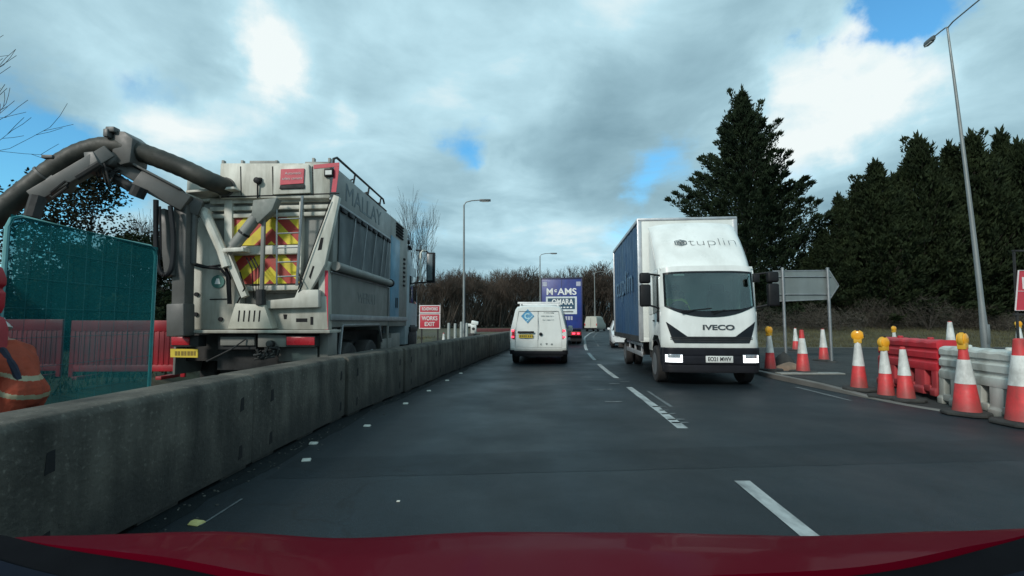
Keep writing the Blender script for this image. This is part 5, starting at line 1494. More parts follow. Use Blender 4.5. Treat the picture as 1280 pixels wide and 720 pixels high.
cone('far cone with amber lamp peeping over the red water barrier', pv(1119, 443), .95, False, True, R(20), group=CG)
cone('far lampless cone peeping over the white water barrier left of the tall lamp post', pv(1190, 449), 1.3, False, False, 0, sleeve=(.40, .98))
cone('far cone with amber lamp below the red sign at the right edge', pv(1276, 447), 1.15, False, True, R(-20), group=CG)

# ================================================================ water filled barriers
M_WB = mat('white_barrier_plastic', (.52, .56, .53), .5, var=.12, scale=3, dirt=(.17, .18, .15), dirt_amt=.9, dirt_scale=(3, 3, 1), low_dirt=((.22, .22, .19), 0, .5, .6))
M_RB = mat('red_water_barrier_plastic', (.50, .022, .035), .5, var=.15, scale=3, dirt=(.16, .03, .03), dirt_amt=.85, dirt_scale=(3, 3, 1), low_dirt=((.17, .05, .05), 0, .5, .6))
def water_barrier(label, p0, p1, m, h=1.0):
    p0, p1 = Vector(p0), Vector(p1); d = p1 - p0; ln = math.hypot(d.x, d.y)
    t = thing('water_barrier', label, 'barrier', p0, math.atan2(d.y, d.x), 'water filled plastic barriers beside the cones')
    k = h
    prof = [(.21, .44), (.215, .52), (.205, .57), (.172, .60), (.172, .63), (.20, .66), (.20, .76), (.168, .79), (.168, .82), (.192, .85), (.192, .93), (.17, .965), (.12, .985)]
    ring = [(y, z * k) for y, z in prof] + [(-y, z * k) for y, z in prof[::-1]]
    b = MB(); N_ = 26
    b.loft([[(ln * i / N_, y * (1 - .06 * (i % 13 == 0)), z + .008 * math.sin(i * 1.3) * (z > .9 * k)) for y, z in ring] for i in range(N_ + 1)])
    b.build('upper_body', m, t, smooth=24)
    b = MB(); n = 4; cw = ln / n
    for i in range(n + 1):
        x0, x1 = max(0.0, i * cw - cw * .31), min(ln, i * cw + cw * .31)
        b.loft([[(x0, -q, z), (x1, -q, z), (x1, q, z), (x0, q, z)] for q, z in ((.25, .0), (.25, .10), (.215, .14), (.205, .445 * k))])
    for i in range(n): b.b2(i * cw + cw * .31 - .002, (i + 1) * cw - cw * .31 + .002, -.235, .235, .06, .17); b.b2(i * cw + cw * .31 - .002, (i + 1) * cw - cw * .31 + .002, -.06, .06, .17, .44 * k)
    b.build('lower_body', m, t, bevel=.012)
    b = MB()
    for x in (.25 * ln, .75 * ln): b.lathe([(.05, .985 * k), (.05, 1.02 * k), (.035, 1.03 * k)], (x, 0, 0), 12)
    b.build('filler_cap', m, t)
    b = MB(); b.b2(ln - .004, ln + .035, -.07, .07, .25, .36); b.b2(-.035, .004, -.07, .07, .45, .55); b.build('end_lug', m, t, bevel=.008)
    return t
wz = lambda p: (p[0], p[1], pave_z(p[1]))
water_barrier('red water filled plastic barrier behind the two close cones', wz((7.98, 10.25)), wz((7.56, 8.36)), M_RB, .98)
water_barrier('white water filled plastic barrier next to the red one', wz((7.54, 8.30)), wz((7.16, 6.62)), M_WB, .98)
water_barrier('white water filled plastic barrier beyond the right edge of the photo', wz((7.14, 6.55)), wz((6.98, 4.95)), M_WB, .98)

# ================================================================ signs
M_SIGNG = mat('sign_back_grey', (.20, .235, .235), .5, .3, var=.1, scale=2, dirt=(.12, .14, .13), dirt_amt=.5)
def direction_sign():
    d = 15.5
    t = thing('road_sign', 'grey back of a pointed direction sign on two posts beside the lorry', 'road sign', (8.7, d, pave_z(d)))
    T = lambda px, py, y=d: at(px, py, y) - Vector((8.7, d, pave_z(d)))
    b = MB(); b.prism([T(966, 339), T(1036, 338), T(1048, 357), T(1037, 374), T(966, 377)], (0, -.012, 0)); f = b.build('sign_face', M_SIGNG, t, smooth=0)
    b = MB(); pts = [T(966, 339), T(1036, 338), T(1048, 357), T(1037, 374), T(966, 377)]
    for a, c in zip(pts, pts[1:] + pts[:1]): b.bar(a + Vector((0, -.012, 0)), c + Vector((0, -.012, 0)), .03, .03)
    for py in (346, 368): b.bar(T(968, py) + Vector((0, -.035, 0)), T(1038, py) + Vector((0, -.035, 0)), .04, .03)
    b.build('stiffening_rail', M_STEEL, f, bevel=.004)
    for px in (976, 1032):
        p = T(px, 336); q = T(px, 456); b = MB(); b.tube([(p.x, -.09, p.z), (p.x, -.09, -.05)], .045, 12); b.lathe([(.05, p.z - .01), (.05, p.z + .02), (.02, p.z + .03)], (p.x, -.09, 0), 12)
        b.build('post', M_STEEL, t)
        b = MB(); b.lathe([(.16, .0), (.15, .03), (.06, .04)], (p.x, -.09, 0), 14); b.build('footing', M_CBASE, t)
direction_sign()

M_SRED = mat('red_sign_face', (.50, .035, .06), .45, var=.1, scale=2, dirt=(.4, .1, .1), dirt_amt=.3)
M_SWHT = mat('sign_white_border', (.66, .62, .62), .5)
def works_sign():
    d = 19.0
    O = Vector((-3.2, d, .2))
    t = thing('road_sign', 'red works exit sign with white lettering behind the concrete barrier', 'road sign', O)
    T = lambda px, py: at(px, py, d) - O
    z0, z1, z2 = T(540, 411).z, T(540, 391.5).z, T(540, 381.5).z; x0, x1 = T(524, 400).x, T(550.5, 400).x
    xm = (x0 + x1) / 2
    for (a, c, nm) in ((z0, z1 - .01, ('WORKS', 'EXIT')), (z1 + .01, z2, ('ROADWORKS',))):
        b = MB(); b.b2(x0, x1, -.03, 0, a, c); p = b.build('sign_panel', M_SRED, t, bevel=.006)
        b = MB()
        for q in ((x0, x1, a, a + .035), (x0, x1, c - .035, c), (x0, x0 + .035, a + .035, c - .035), (x1 - .035, x1, a + .035, c - .035)): b.b2(q[0], q[1], -.036, -.031, q[2], q[3])
        b.build('border', M_SWHT, p, smooth=0)
        for i, s in enumerate(nm):
            zz = (a + c) / 2 if len(nm) == 1 else c - (c - a) * (.33 + .37 * i)
            text('sign_lettering', s, .22 if len(nm) == 2 else .17, M_SWHT, plane_M((xm, -.035, zz), (1, 0, 0), (0, 0, 1)), p, width=(.62 if len(nm) == 1 else (.62 if i == 0 else .40)), bold=.006)
    b = MB()
    for x in (x0 + .1, x1 - .1): b.bar((x, .03, -.25), (x, .03, z2 - .05), .05, .05)
    b.bar((x0 + .1, .03, -.1), (x0 + .1, .7, -.2), .05); b.bar((x1 - .1, .03, -.1), (x1 - .1, .7, -.2), .05)
    b.build('sign_frame', M_DARK, t)
works_sign()

def edge_sign():
    d = 12.0; O = Vector((12.55, d, pave_z(d)))
    t = thing('road_sign', 'red temporary sign on a dark frame cut off by the right edge', 'road sign', O)
    T = lambda px, py: at(px, py, d) - O
    a, c, e, f = T(1269, 388), T(1273, 338), Vector((1.35, 0, T(1269, 388).z)), Vector((1.4, 0, T(1273, 338).z))
    b = MB(); b.prism([a, e, f, c], (0, .02, 0)); p = b.build('sign_panel', M_SRED, t, smooth=0)
    b = MB()
    for q, r in ((a, c), (c, f), (a, e), (e, f)): b.bar(q + Vector((0, -.004, 0)), r + Vector((0, -.004, 0)), .03, .012)
    m = (a + c) / 2; n = (e + f) / 2; b.bar(m + Vector((0, -.004, -.02)), n + Vector((0, -.004, -.02)), .012, .01)
    b.build('border', M_SWHT, p, smooth=0)
    b = MB(); b.b2(.24, .29, -.012, -.004, c.z - .47, c.z - .17); b.build('sign_letter', M_SWHT, p, smooth=0)
    b = MB(); x0 = T(1272, 350).x
    b.bar((x0 - .05, .06, 0), (x0 + .02, .06, T(1272, 313).z), .04, .04); b.bar((1.5, .06, 0), (1.5, .06, T(1272, 313).z), .05, .05); b.bar((x0 - .02, .06, T(1272, 313).z), (1.5, .06, T(1272, 313).z), .04); b.bar((x0 - .1, .06, T(1270, 393).z), (1.5, .06, T(1270, 393).z), .05); b.bar((x0, .06, .3), (x0, .8, .0), .04)
    b.build('sign_frame', M_DARK, t)
edge_sign()

# ================================================================ lamp posts
M_POST = mat('lamp_post_grey', (.24, .265, .265), .5, .4, var=.12, scale=2, dirt=(.12, .13, .13), dirt_amt=.5, dirt_scale=(4, 4, .3))
M_HEAD = mat('lamp_head_grey', (.10, .115, .12), .5, var=.1)
def lamp_post(label, base, h, arm, r0=.09, r1=.05, lean=(0, 0), rise=.35, arm2=None, hs=1.0):
    t = thing('lamp_post', label, 'lamp post', base, 0, 'roadside lamp posts')
    lx, ly = lean; top = Vector((lx, ly, h))
    b = MB(); pts = []; 
    for k in range(13):
        f = k / 12; pts.append(Vector((lx * f ** 1.3, ly * f, h * f)))
    b.tube(pts, [r0 * 1.25 if k < 2 else r0 + (r1 - r0) * (k / 12) for k in range(13)], 12); b.build('pole', M_POST, t)
    b = MB(); b.b2(-.05, .05, -r0 * 1.35, -r0 * 1.1, .6, 1.2); b.build('access_door', M_POST, t, bevel=.006)
    for a in ((Vector(arm), Vector(arm2)) if arm2 else (Vector(arm),)):
        end = top + a + Vector((0, 0, rise))
        b = MB(); b.tube([top - Vector((0, 0, .05)), top + a * .12 + Vector((0, 0, rise * .55)), top + a * .45 + Vector((0, 0, rise * .85)), end], r1 * .72, 8); ar = b.build('arm', M_POST, t)
        u = a.normalized(); b = MB()
        w = Vector((-u.y, u.x, 0)) * hs
        b.loft([[end + u * (q * hs) + w * (y * k) + Vector((0, 0, z)) for y, z in ((-.13, -.04), (-.08, -.10), (.08, -.10), (.13, -.04), (.08, .05), (-.08, .05))] for q, k in ((-.08, .45), (.06, .9), (.45, 1.05), (.68, .7), (.72, .4))])
        hd = b.build('lamp_head', M_HEAD, t, smooth=50)
        b = MB(); b.slab(lambda u_, v: end + u * ((.08 + .5 * u_) * hs) + w * (-.08 + .16 * v) + Vector((0, 0, -.104)), 2, 1, (0, 0, -.02)); b.build('lens', M_WPLATE, hd)
    return t
def top_to(px, py, d, px2):
    a, c = at(px, py, d), at(px2, py, d); return a, c.x - a.x
a, w = top_to(580, 256, 34, 613)
lamp_post('tall grey lamp post left of the road behind the works sign', (a.x + .05, 34, 0), a.z, (w - .7, 0, 0), .10, .055, lean=(-.05, 0))
a, w = top_to(675, 320, 60, 694)
lamp_post('distant lamp post rising from behind the blue lorry', (a.x, 60, 0), a.z, (w - .5, 0, 0), .10, .06)
a, w = top_to(743, 342, 84, 756)
lamp_post('farthest lamp post just right of the blue lorry', (a.x, 84, 0), a.z, (w - .3, 0, 0), .11, .065)
bx, tp = gnd(1228, 458), at(1184, 34, 15.0)
lamp_post('tall leaning lamp post in front of the dark conifers at the right', (bx.x, 15.0, pave_z(15)), tp.z - .1, (.10, .62, 0), .088, .03, lean=(tp.x - bx.x, 0), rise=.03, arm2=(-.30, -2.0, 0), hs=.62)

# ================================================================ small things behind the barrier on the left
M_PIPE = mat('grey_plastic_pipe', (.34, .38, .37), .5, var=.12, dirt=(.18, .19, .18), dirt_amt=.5)
for i, (px, pt, d) in enumerate(((561, 404, 21), (569, 404.5, 21.6), (576.5, 402.5, 22.2), (583.5, 404, 22.8))):
    p = at(px, pt, d); b = MB(); b.lathe([(.085, 0), (.085, .05), (.062, .06), (.062, p.z - .3), (.058, p.z - .2), (.03, p.z - .19)], n=12)
    o = b.build('marker_post', M_PIPE, None); o.location = (p.x, d, .2)
    tag(o, ['leftmost of four grey marker posts beside the red works sign', 'second of four grey marker posts right of the works sign', 'tallest of four grey marker posts just left of the lamp post foot', 'grey marker post right beside the lamp post foot'][i], 'post', 'grey marker posts behind the barrier')
cone('pale small cone at the foot of the red works sign', (-2.72, 19.2, .2), .75, False, False, 0, sleeve=(.2, .96))
def small_machine():
    p = at(592, 418, 23.5)
    t = thing('lighting_unit', 'small white site machine standing on the far side of the barrier', 'machine', (p.x, 23.5, .2))
    b = MB(); b.b2(-.3, .3, -.2, .2, 0.05, .62); b.build('base_box', M_DARK, t, bevel=.03)
    b = MB(); b.b2(-.14, .14, -.12, .12, .62, 1.05); b.b2(-.30, -.05, -.1, .1, .95, 1.1); b.box((.06, 0, 1.14), (.34, .24, .18), ry=.2); b.build('head', M_LW, t, bevel=.03)
    b = MB(); b.lathe([(.06, -.02), (.08, .01)], (.0, -.125, .85), 12, 'y'); b.build('lens', M_DARK, t)
small_machine()
M_RUBB = mat('rubble_concrete', (.30, .29, .26), .9, var=.3, bump=.4)
b = MB()
for k in range(26):
    f = rng.random(); y = 14.2 + f * 6; x = interp(BL, y) - .75 - rng.uniform(0, .9); s = rng.uniform(.06, .22)
    b.box((x, y, .12 + s * .4), (s * 2, s * 1.4, s), rng.uniform(0, 3), rng.uniform(-.4, .4))
tag(b.build('rubble', M_RUBB, None, bevel=.012, smooth=0), kind='stuff')
def heap(name, label, cat, loc, s, m):
    b = MB(); n = 18; rings = []
    for k in range(6):
        f = k / 5; rings.append([(s[0] * (1 - f ** 2) * math.cos(a) * (1 + .18 * mnoise.noise(Vector((math.cos(a) * 2, math.sin(a) * 2, k)))), s[1] * (1 - f ** 2) * math.sin(a) * (1 + .18 * mnoise.noise(Vector((math.cos(a) * 2, math.sin(a) * 2, k + 9)))), s[2] * f) for a in [2 * PI * i / n for i in range(n)]])
    b.loft(rings); o = b.build(name, m, None, smooth=50); o.location = loc; return tag(o, label, cat)
heap('sandbag', 'pale tan sandbag lying at the foot of the bare red tipped cone', 'sandbag', pv(987, 462.5), (.42, .2, .22), mat('tan_sacking', (.30, .21, .15), .9, var=.2, bump=.4))
heap('rubber_block', 'black rubber block behind the tan sandbag by the sign post', 'block', pv(989, 459) + Vector((0, .35, 0)), (.34, .2, .42), M_CBASE)
b = MB(); b.box((0, 0, .02), (1.55, .3, .03)); o = b.build('board', mat('grey_board', (.24, .25, .23), .8, var=.2), None, bevel=.004); o.location = pv(1006, 467) + Vector((.05, -.12, 0)); tag(o, 'flat grey board lying under the bare red tipped cone', 'board')
b = MB(); b.b2(-1.6, 1.6, -.04, .04, .72, .95); b.b2(-1.6, -1.5, -.04, .04, 0, .95); b.b2(1.5, 1.6, -.04, .04, 0, .95); b.b2(-1.6, 1.6, -.03, .03, .3, .42)
o = b.build('site_barrier', mat('dull_red_rail', (.09, .02, .022), .7, var=.2), None, bevel=.01); o.location = (-1.25, 33, -.02); tag(o, 'low dull red rail barrier beyond the far end of the concrete barrier', 'barrier')

# grit and scraps gathered along the foot of the concrete barrier
b = MB()
for k in range(420):
    y = rng.uniform(2.2, 24); x = interp(BL, y) + .03 + abs(rng.gauss(0, .16)); s = rng.uniform(.003, .010)
    b.box((x, y, s * .4), (s * 2, s * 1.5, s), rng.uniform(0, 3), rng.uniform(-.3, .3))
tag(b.build('grit', mat('pale_grit', (.085, .085, .075), .95, var=.6, scale=40), None, smooth=0), kind='stuff')

# ================================================================ trees
M_BARK = mat('bark', (.055, .048, .040), .95, var=.35, scale=5, bump=.5, bscale=20)
M_TWIG = mat('bare_twigs', (.062, .047, .036), .95, var=.35, scale=.6)
M_TWIG2 = mat('dark_bare_twigs', (.030, .026, .024), .95, var=.3, scale=.6)
def mat_leaf(name, c0, c1):
    m = bpy.data.materials.new(name); m.use_nodes = True
    nt = m.node_tree; N, L = nt.nodes.new, nt.links.new; p = nt.nodes['Principled BSDF']
    tc = N('ShaderNodeTexCoord'); n = N('ShaderNodeTexNoise'); n.inputs['Scale'].default_value = .9; n.inputs['Detail'].default_value = 8; n.inputs['Roughness'].default_value = .7
    L(tc.outputs['Object'], n.inputs[0]); mr = N('ShaderNodeMapRange'); L(n.outputs['Fac'], mr.inputs[0]); mr.inputs[1].default_value = .35; mr.inputs[2].default_value = .68
    mx = N('ShaderNodeMixRGB'); L(mr.outputs[0], mx.inputs[0]); mx.inputs[1].default_value = (*c0, 1); mx.inputs[2].default_value = (*c1, 1)
    L(mx.outputs[0], p.inputs['Base Color']); p.inputs['Roughness'].default_value = .8; p.inputs['Specular IOR Level'].default_value = .15
    MATS[name] = m; return m
M_CONIF = mat_leaf('conifer_foliage', (.008, .018, .011), (.032, .052, .025))
M_CONIF2 = mat_leaf('cypress_foliage', (.010, .019, .010), (.034, .050, .020))
M_IVY = mat_leaf('dark_evergreen_leaves', (.018, .024, .014), (.060, .052, .030))

def leaf_quads(b, c, axis, ln, w, rg):
    """one pointed spray: two crossed slender blades"""
    a = Vector(axis).normalized(); s = a.cross(Vector((rg.uniform(-1, 1), rg.uniform(-1, 1), rg.uniform(-1, 1))))
    if s.length < 1e-3: return
    s.normalize(); u = a.cross(s)
    for q in (s, u * .8):
        b.v += [tuple(c - q * w * .3), tuple(c + a * ln * .45 - q * w), tuple(c + a * ln), tuple(c + a * ln * .45 + q * w)]
        n = len(b.v) - 4; b.f.append((n, n + 1, n + 2, n + 3)); b.mi.append(0)

def conifer(name, label, cat, h, rad, seed, m, dens=1.0, lean=.35, group=None, ragged=.25, pw=.8, low=.0, multi=0, spray=12, tight=1.0):
    """tapered trunk, whorls of limbs, each limb carrying many pointed sprays"""
    rg = random.Random(seed)
    t = thing(name, label, cat, (0, 0, 0), 0, group)
    b = MB(); pts = [(mnoise.noise(Vector((k * .4, seed, 0))) * .12, mnoise.noise(Vector((k * .4, 0, seed))) * .12, h * .97 * k / 10) for k in range(11)]
    b.tube(pts, [.02 * h * (1 - k / 10) + .015 for k in range(11)], 8)
    limbs = []; nl = int(h * 17 * dens)
    for i in range(nl):
        f = low + (1 - low) * ((i + rg.random()) / nl) ** .9
        az = i * 2.399 + rg.uniform(-.4, .4)
        lump = 1 + ragged * (mnoise.noise(Vector((math.cos(az) * 1.6 + seed, math.sin(az) * 1.6, f * 5))) * 1.6) + rg.uniform(-.5, .5) * ragged
        L_ = rad * (1 - f) ** pw * max(.35, lump) + .12
        up = (lean + .5 * f + rg.uniform(-.12, .12)) * sstep(-.05, .22, f) - .05 * (f < .06)
        limbs.append((f, az, L_, up))
    for k in range(multi):           # leader shoots standing above the crown
        az = rg.uniform(0, 2 * PI); limbs.append((rg.uniform(.75, .9), az, rg.uniform(.08, .19) * h, 2.4))
    fb = MB()
    for f, az, L_, up in limbs:
        p0 = Vector((0, 0, h * f * .97)); d = Vector((math.cos(az), math.sin(az), up)).normalized(); n = max(3, int(L_ * 3.2))
        tip = p0 + d * L_ + Vector((0, 0, .12 * L_))
        b.tube([p0, p0 + d * L_ * .5 - Vector((0, 0, .03 * L_)), tip], [.012 * h * (1 - f) * .35 + .012, .012, .004], 4, cap=False)
        ns = int(n * spray) + 6
        for q in range(ns):
            g = 1 - (1 - rg.random() ** .75) if rg.random() < .8 else 1
            g = .22 + .78 * g
            c = p0.lerp(tip, g); sp = (.10 + .16 * L_ * (1 - g) + .04) * tight
            c = c + Vector((rg.gauss(0, sp), rg.gauss(0, sp), rg.gauss(0, sp * .55)))
            ax = d * .9 + Vector((rg.uniform(-.8, .8), rg.uniform(-.8, .8), rg.uniform(-.15, .9)))
            leaf_quads(fb, c, ax, rg.uniform(.22, .55) * (.6 + .012 * h), rg.uniform(.035, .075) * (.7 + .012 * h), rg)
    for k in range(10): leaf_quads(fb, Vector((0, 0, h * (.955 + .004 * k))), Vector((rg.uniform(-.35, .35), rg.uniform(-.35, .35), 1)), .7, .09, rg)
    b.build('trunk', M_BARK, t)
    fb.build('crown', m, t, smooth=0, fixn=False)
    return t

def stand(t, x, y, rz=0, s=1.0, z=None):
    t.location = (x, y, ground_z(x, y) - .05 if z is None else z); t.rotation_euler = (0, 0, rz); t.scale = (s, s, s)

big = conifer('conifer_tree', 'tall dark pointed conifer standing alone behind the white lorry', 'tree', 22.0, 8.2, 3, M_CONIF, dens=.95, lean=.34, ragged=.42, pw=1.05, multi=4, spray=18, tight=.8)
stand(big, 21.2, 43)
proto = [conifer('cypress_tree', 'x', 'tree', 12.5, 3.5, 11, M_CONIF2, 1.2, .9, 'dark cypresses in the row at the right', .42, 1.0, multi=2, tight=.8),
         conifer('cypress_tree', 'x', 'tree', 13.5, 3.2, 23, M_CONIF2, 1.2, 1.0, 'dark cypresses in the row at the right', .45, 1.1, multi=2, tight=.8),
         conifer('cypress_tree', 'x', 'tree', 11.5, 3.8, 37, M_CONIF2, 1.2, .8, 'dark cypresses in the row at the right', .42, .95, multi=3, tight=.8)]
# px of the tip, y of the tip, distance
row = [(1026, 288, 38), (1048, 246, 37), (1072, 230, 38), (1094, 206, 37), (1116, 222, 38.5), (1147, 176, 37.5), (1168, 212, 37), (1186, 184, 38), (1214, 172, 37), (1232, 200, 38), (1250, 168, 37.5), (1272, 182, 37), (1292, 172, 38), (1320, 180, 37), (1350, 175, 38), (1390, 185, 37),
       (1003, 318, 41), (960, 340, 41), (925, 350, 42), (885, 350, 43), (850, 352, 45), (1064, 255, 42), (1125, 215, 42), (1200, 208, 42), (1262, 200, 42), (1330, 195, 42)]
first = [True] * 3
labs_front = 'dark cypress in the right row, %s'
where = ['lowest tip at the left end', 'second tip from the left end', 'third tip from the left above the pointed sign', 'fourth tip from the left', 'short tip left of the lone thin spire', 'lone thin spire left of the tall lamp post', 'low tip between thin spire and lamp post', 'tip just left of the lamp post', 'tip crossed by the tall lamp post', 'low tip just right of the lamp post', 'high spire right of the lamp post', 'low tip near the right edge', 'tip on the right edge of the photo', '', '', '']
for i, (px, py, d) in enumerate(row):
    p = at(px, py, d); k = i % 3; gz_ = ground_z(p.x, d); hh = p.z - gz_
    o = proto[k]
    if first[k]: first[k] = False
    else: o = dup(proto[k], (0, 0, 0))
    base_h = (12.5, 13.5, 11.5)[k]
    o.location = (p.x, d, gz_ - .05); o.rotation_euler = (0, 0, rng.uniform(0, 6.28)); s = hh / (base_h * .985); w = min(1.2, max(.8, s)) * rng.uniform(1.0, 1.25)
    o.scale = (w, w, s)
    o['label'] = labs_front % where[i] if i < 13 else ('dark cypress of the right row standing outside the photo' if i < 16 else 'dark cypress hidden in the back of the row behind lorry and conifers')

# bare trees
def bare_tree(name, label, h, seed, m, group=None, spread=.55, levels=5, kids=(5, 4, 4, 3, 3), thick=.014, trunk_f=.22, twig=.009):
    rg = random.Random(seed); t = thing(name, label, 'tree', (0, 0, 0), 0, group)
    tr, cr = MB(), MB()
    def grow(p, d, ln, r, lv):
        n = 3 if lv < 3 else 2; pts = [p]; dd = d.copy()
        for k in range(n):
            dd = (dd + Vector((rg.uniform(-1, 1), rg.uniform(-1, 1), rg.uniform(-.3, .9))) * .17).normalized(); pts.append(pts[-1] + dd * ln / n)
        r1 = max(twig * .55, r * .62)
        rs = [r + (r1 - r) * k / n for k in range(n + 1)]
        (tr if lv == 0 else cr).tube(pts, rs, 7 if lv == 0 else (5 if lv < 2 else 3), cap=False)
        if lv >= levels: return
        for k in range(kids[lv]):
            f = .45 + .55 * (k + 1) / kids[lv] if lv else .55 + .45 * (k + 1) / kids[lv]
            q = pts[0].lerp(pts[-1], f) if n < 2 else pts[min(n - 1, int(f * n - .001))].lerp(pts[min(n, int(f * n - .001) + 1)], f * n - int(f * n - .001))
            az = rg.uniform(0, 2 * PI); sp = spread * rg.uniform(.6, 1.35) * (.35 if k == kids[lv] - 1 else 1)
            x = dd.cross(Vector((math.cos(az), math.sin(az), .2))).normalized()
            nd = (dd + x * math.tan(min(1.2, sp))).normalized(); nd = (nd + Vector((0, 0, .12))).normalized()
            grow(q, nd, ln * rg.uniform(.52, .80), max(twig * .6, r1 * rg.uniform(.5, .72)), lv + 1)
    grow(Vector((0, 0, -.1)), Vector((rg.uniform(-.05, .05), rg.uniform(-.05, .05), 1)), h * trunk_f * 1.5, h * thick, 0)
    tr.build('trunk', M_BARK, t); cr.build('crown', m, t, smooth=0, fixn=False)
    zm = max(v[2] for v in cr.v); 
    return t, zm

wood = [bare_tree('bare_tree', 'bare brown tree among many in the distant wood across the road end', 10, s, M_TWIG, 'bare trees of the distant wood', .6, 5, (6, 5, 4, 4, 3), twig=.022) for s in (1, 5, 9, 14)]
edge = [(-34, 44), (-24, 52), (-15, 60), (-7, 70), (1, 80), (9, 92), (19, 103), (30, 112), (44, 118), (58, 120), (75, 118)]
def edge_pt(u):
    u *= len(edge) - 1; i = min(int(u), len(edge) - 2); f = u - i
    return Vector((edge[i][0] + (edge[i + 1][0] - edge[i][0]) * f, edge[i][1] + (edge[i + 1][1] - edge[i][1]) * f, 0)), Vector((edge[i + 1][0] - edge[i][0], edge[i + 1][1] - edge[i][1], 0)).normalized()
used = [False] * 4; n = 0
for rowi, cnt in ((0, 40), (1, 38), (2, 34)):
    for k in range(cnt):
        p, d = edge_pt((k + rng.uniform(.1, .9)) / cnt); nrm = Vector((-d.y, d.x, 0))
        q = p + nrm * (1.5 + rowi * 4.5 + rng.uniform(-1.2, 1.2)); i = rng.randrange(4)
        t, zm = wood[i]
        want = (402 - (337 - 14 * mnoise.noise(Vector((k * .33, rowi * 3, 1))) + rowi * -2)) / 600 * q.y + 1.2
        want *= rng.uniform(.80, 1.06)
        if used[i]: t = dup(t, (0, 0, 0))
        used[i] = True; s = want / zm; w = s * rng.uniform(.95, 1.3)
        t.location = (q.x, q.y, ground_z(q.x, q.y) - .1); t.rotation_euler = (0, 0, rng.uniform(0, 6.28)); t.scale = (w, w, s)
# brushwood filling the foot of the wood
b = MB(); rg = random.Random(77)
for k in range(9000):
    p, d = edge_pt(rg.random()); nrm = Vector((-d.y, d.x, 0)); q = p + nrm * rg.uniform(-.5, 13)
    hh = rg.uniform(1.5, 5.2) * (.075 * q.y / 6 + .2); ax = Vector((rg.uniform(-.5, .5), rg.uniform(-.5, .5), 1)); z0 = ground_z(q.x, q.y)
    a = Vector((q.x, q.y, z0 + rg.uniform(-.1, 1.2))); w = rg.uniform(.03, .09); s = Vector((rg.uniform(-1, 1), rg.uniform(-1, 1), 0)).normalized() * w
    b.add([a - s, a + s, a + ax * hh * .6 + s * .6, a + ax * hh + Vector((rg.uniform(-.4, .4), 0, 0)), a + ax * hh * .6 - s * .6], [(0, 1, 2, 3, 4)])
tag(b.build('brushwood', mat('brushwood_stems', (.058, .048, .038), .95, var=.4, scale=.5), None, smooth=0, fixn=False), kind='stuff')

t, zm = bare_tree('bare_tree', 'tall bare tree reaching into the sky at the top left corner', 12, 31, M_TWIG2, None, .62, 5, (6, 5, 4, 3, 3), twig=.012)
stand(t, -19.0, 15.5, .4, 1.2, .4)
t, zm = bare_tree('bare_tree', 'bare upright tree standing right behind the vacuum truck cab', 11, 47, M_TWIG2, None, .42, 5, (7, 5, 4, 3, 2), twig=.012)
p = at(512, 232, 34); stand(t, p.x + .4, 34, 1.0, (p.z - .3) / zm, .3); t.scale = (t.scale[0] * .66, t.scale[1] * .66, t.scale[2] * .97)
t, zm = bare_tree('bare_tree', 'thin bare tree seen between suction boom and truck post', 8, 53, M_TWIG2, None, .45, 5, (6, 5, 4, 3, 2), twig=.012)
p = at(188, 262, 30); stand(t, p.x, 30, 0, (p.z - .4) / zm, .5)
for (px, py, d, lab, sd) in ((30, 290, 17, 'thin bare sapling seen through the left end of the teal netting', 61), (14, 300, 18, 'thinner bare sapling at the very left behind the netting', 67)):
    t, zm = bare_tree('bare_tree', lab, 6, sd, M_TWIG2, 'bare saplings behind the netting', .3, 4, (5, 4, 3, 3), twig=.012)
    p = at(px, py, d); stand(t, p.x, d, 0, (p.z - .4) / zm, .5)

def leafy(name, label, h, rad, seed, m, n, zlow=.15):
    rg = random.Random(seed); t = thing(name, label, 'tree'); b = MB(); fb = MB()
    b.tube([(0, 0, -.1), (.05, .1, h * .3), (-.1, 0, h * .7)], [.03 * h, .022 * h, .008 * h], 8)
    cl = []
    for k in range(46):
        a = rg.uniform(0, 2 * PI); f = rg.random(); z = h * (zlow + (1 - zlow) * f); r = rad * math.sqrt(max(0, 1 - ((f - .38) / .64) ** 2)) * math.sqrt(rg.random())
        c = Vector((r * math.cos(a), r * math.sin(a), z)); cl.append((c, rg.uniform(.10, .20) * h)); b.tube([(0, 0, z * .6), c * .5 + Vector((0, 0, z * .35)), c], [.02, .014, .006], 4, cap=False)
    for k in range(n):
        c, r = rg.choice(cl); v = Vector((rg.gauss(0, 1), rg.gauss(0, 1), rg.gauss(0, .8))); v = v.normalized() * r * rg.random() ** .45
        leaf_quads(fb, c + v, Vector((rg.uniform(-1, 1), rg.uniform(-1, 1), rg.uniform(-.4, .8))), rg.uniform(.09, .19), rg.uniform(.03, .06), rg)
    b.build('trunk', M_BARK, t); fb.build('crown', m, t, smooth=0, fixn=False); return t
t = leafy('evergreen_tree', 'brownish evergreen tree under the arch of the suction boom', 7.2, 2.4, 71, M_IVY, 11000); p = at(118, 218, 19.5); stand(t, p.x, 19.5, 0, 1.0, p.z - 7.3)
t = leafy('evergreen_tree', 'dark evergreen bush behind the red barriers through the netting', 3.5, 2.6, 73, M_CONIF2, 14000, .02); p = at(100, 330, 17); stand(t, p.x, 17, 0, 1.0, .3)
t2 = leafy('evergreen_tree', 'dark evergreen bush behind the netting nearer the vacuum truck', 3.9, 3.0, 79, M_CONIF2, 14000, .02); p = at(170, 330, 18); stand(t2, p.x, 18, 0, 1.0, .3)

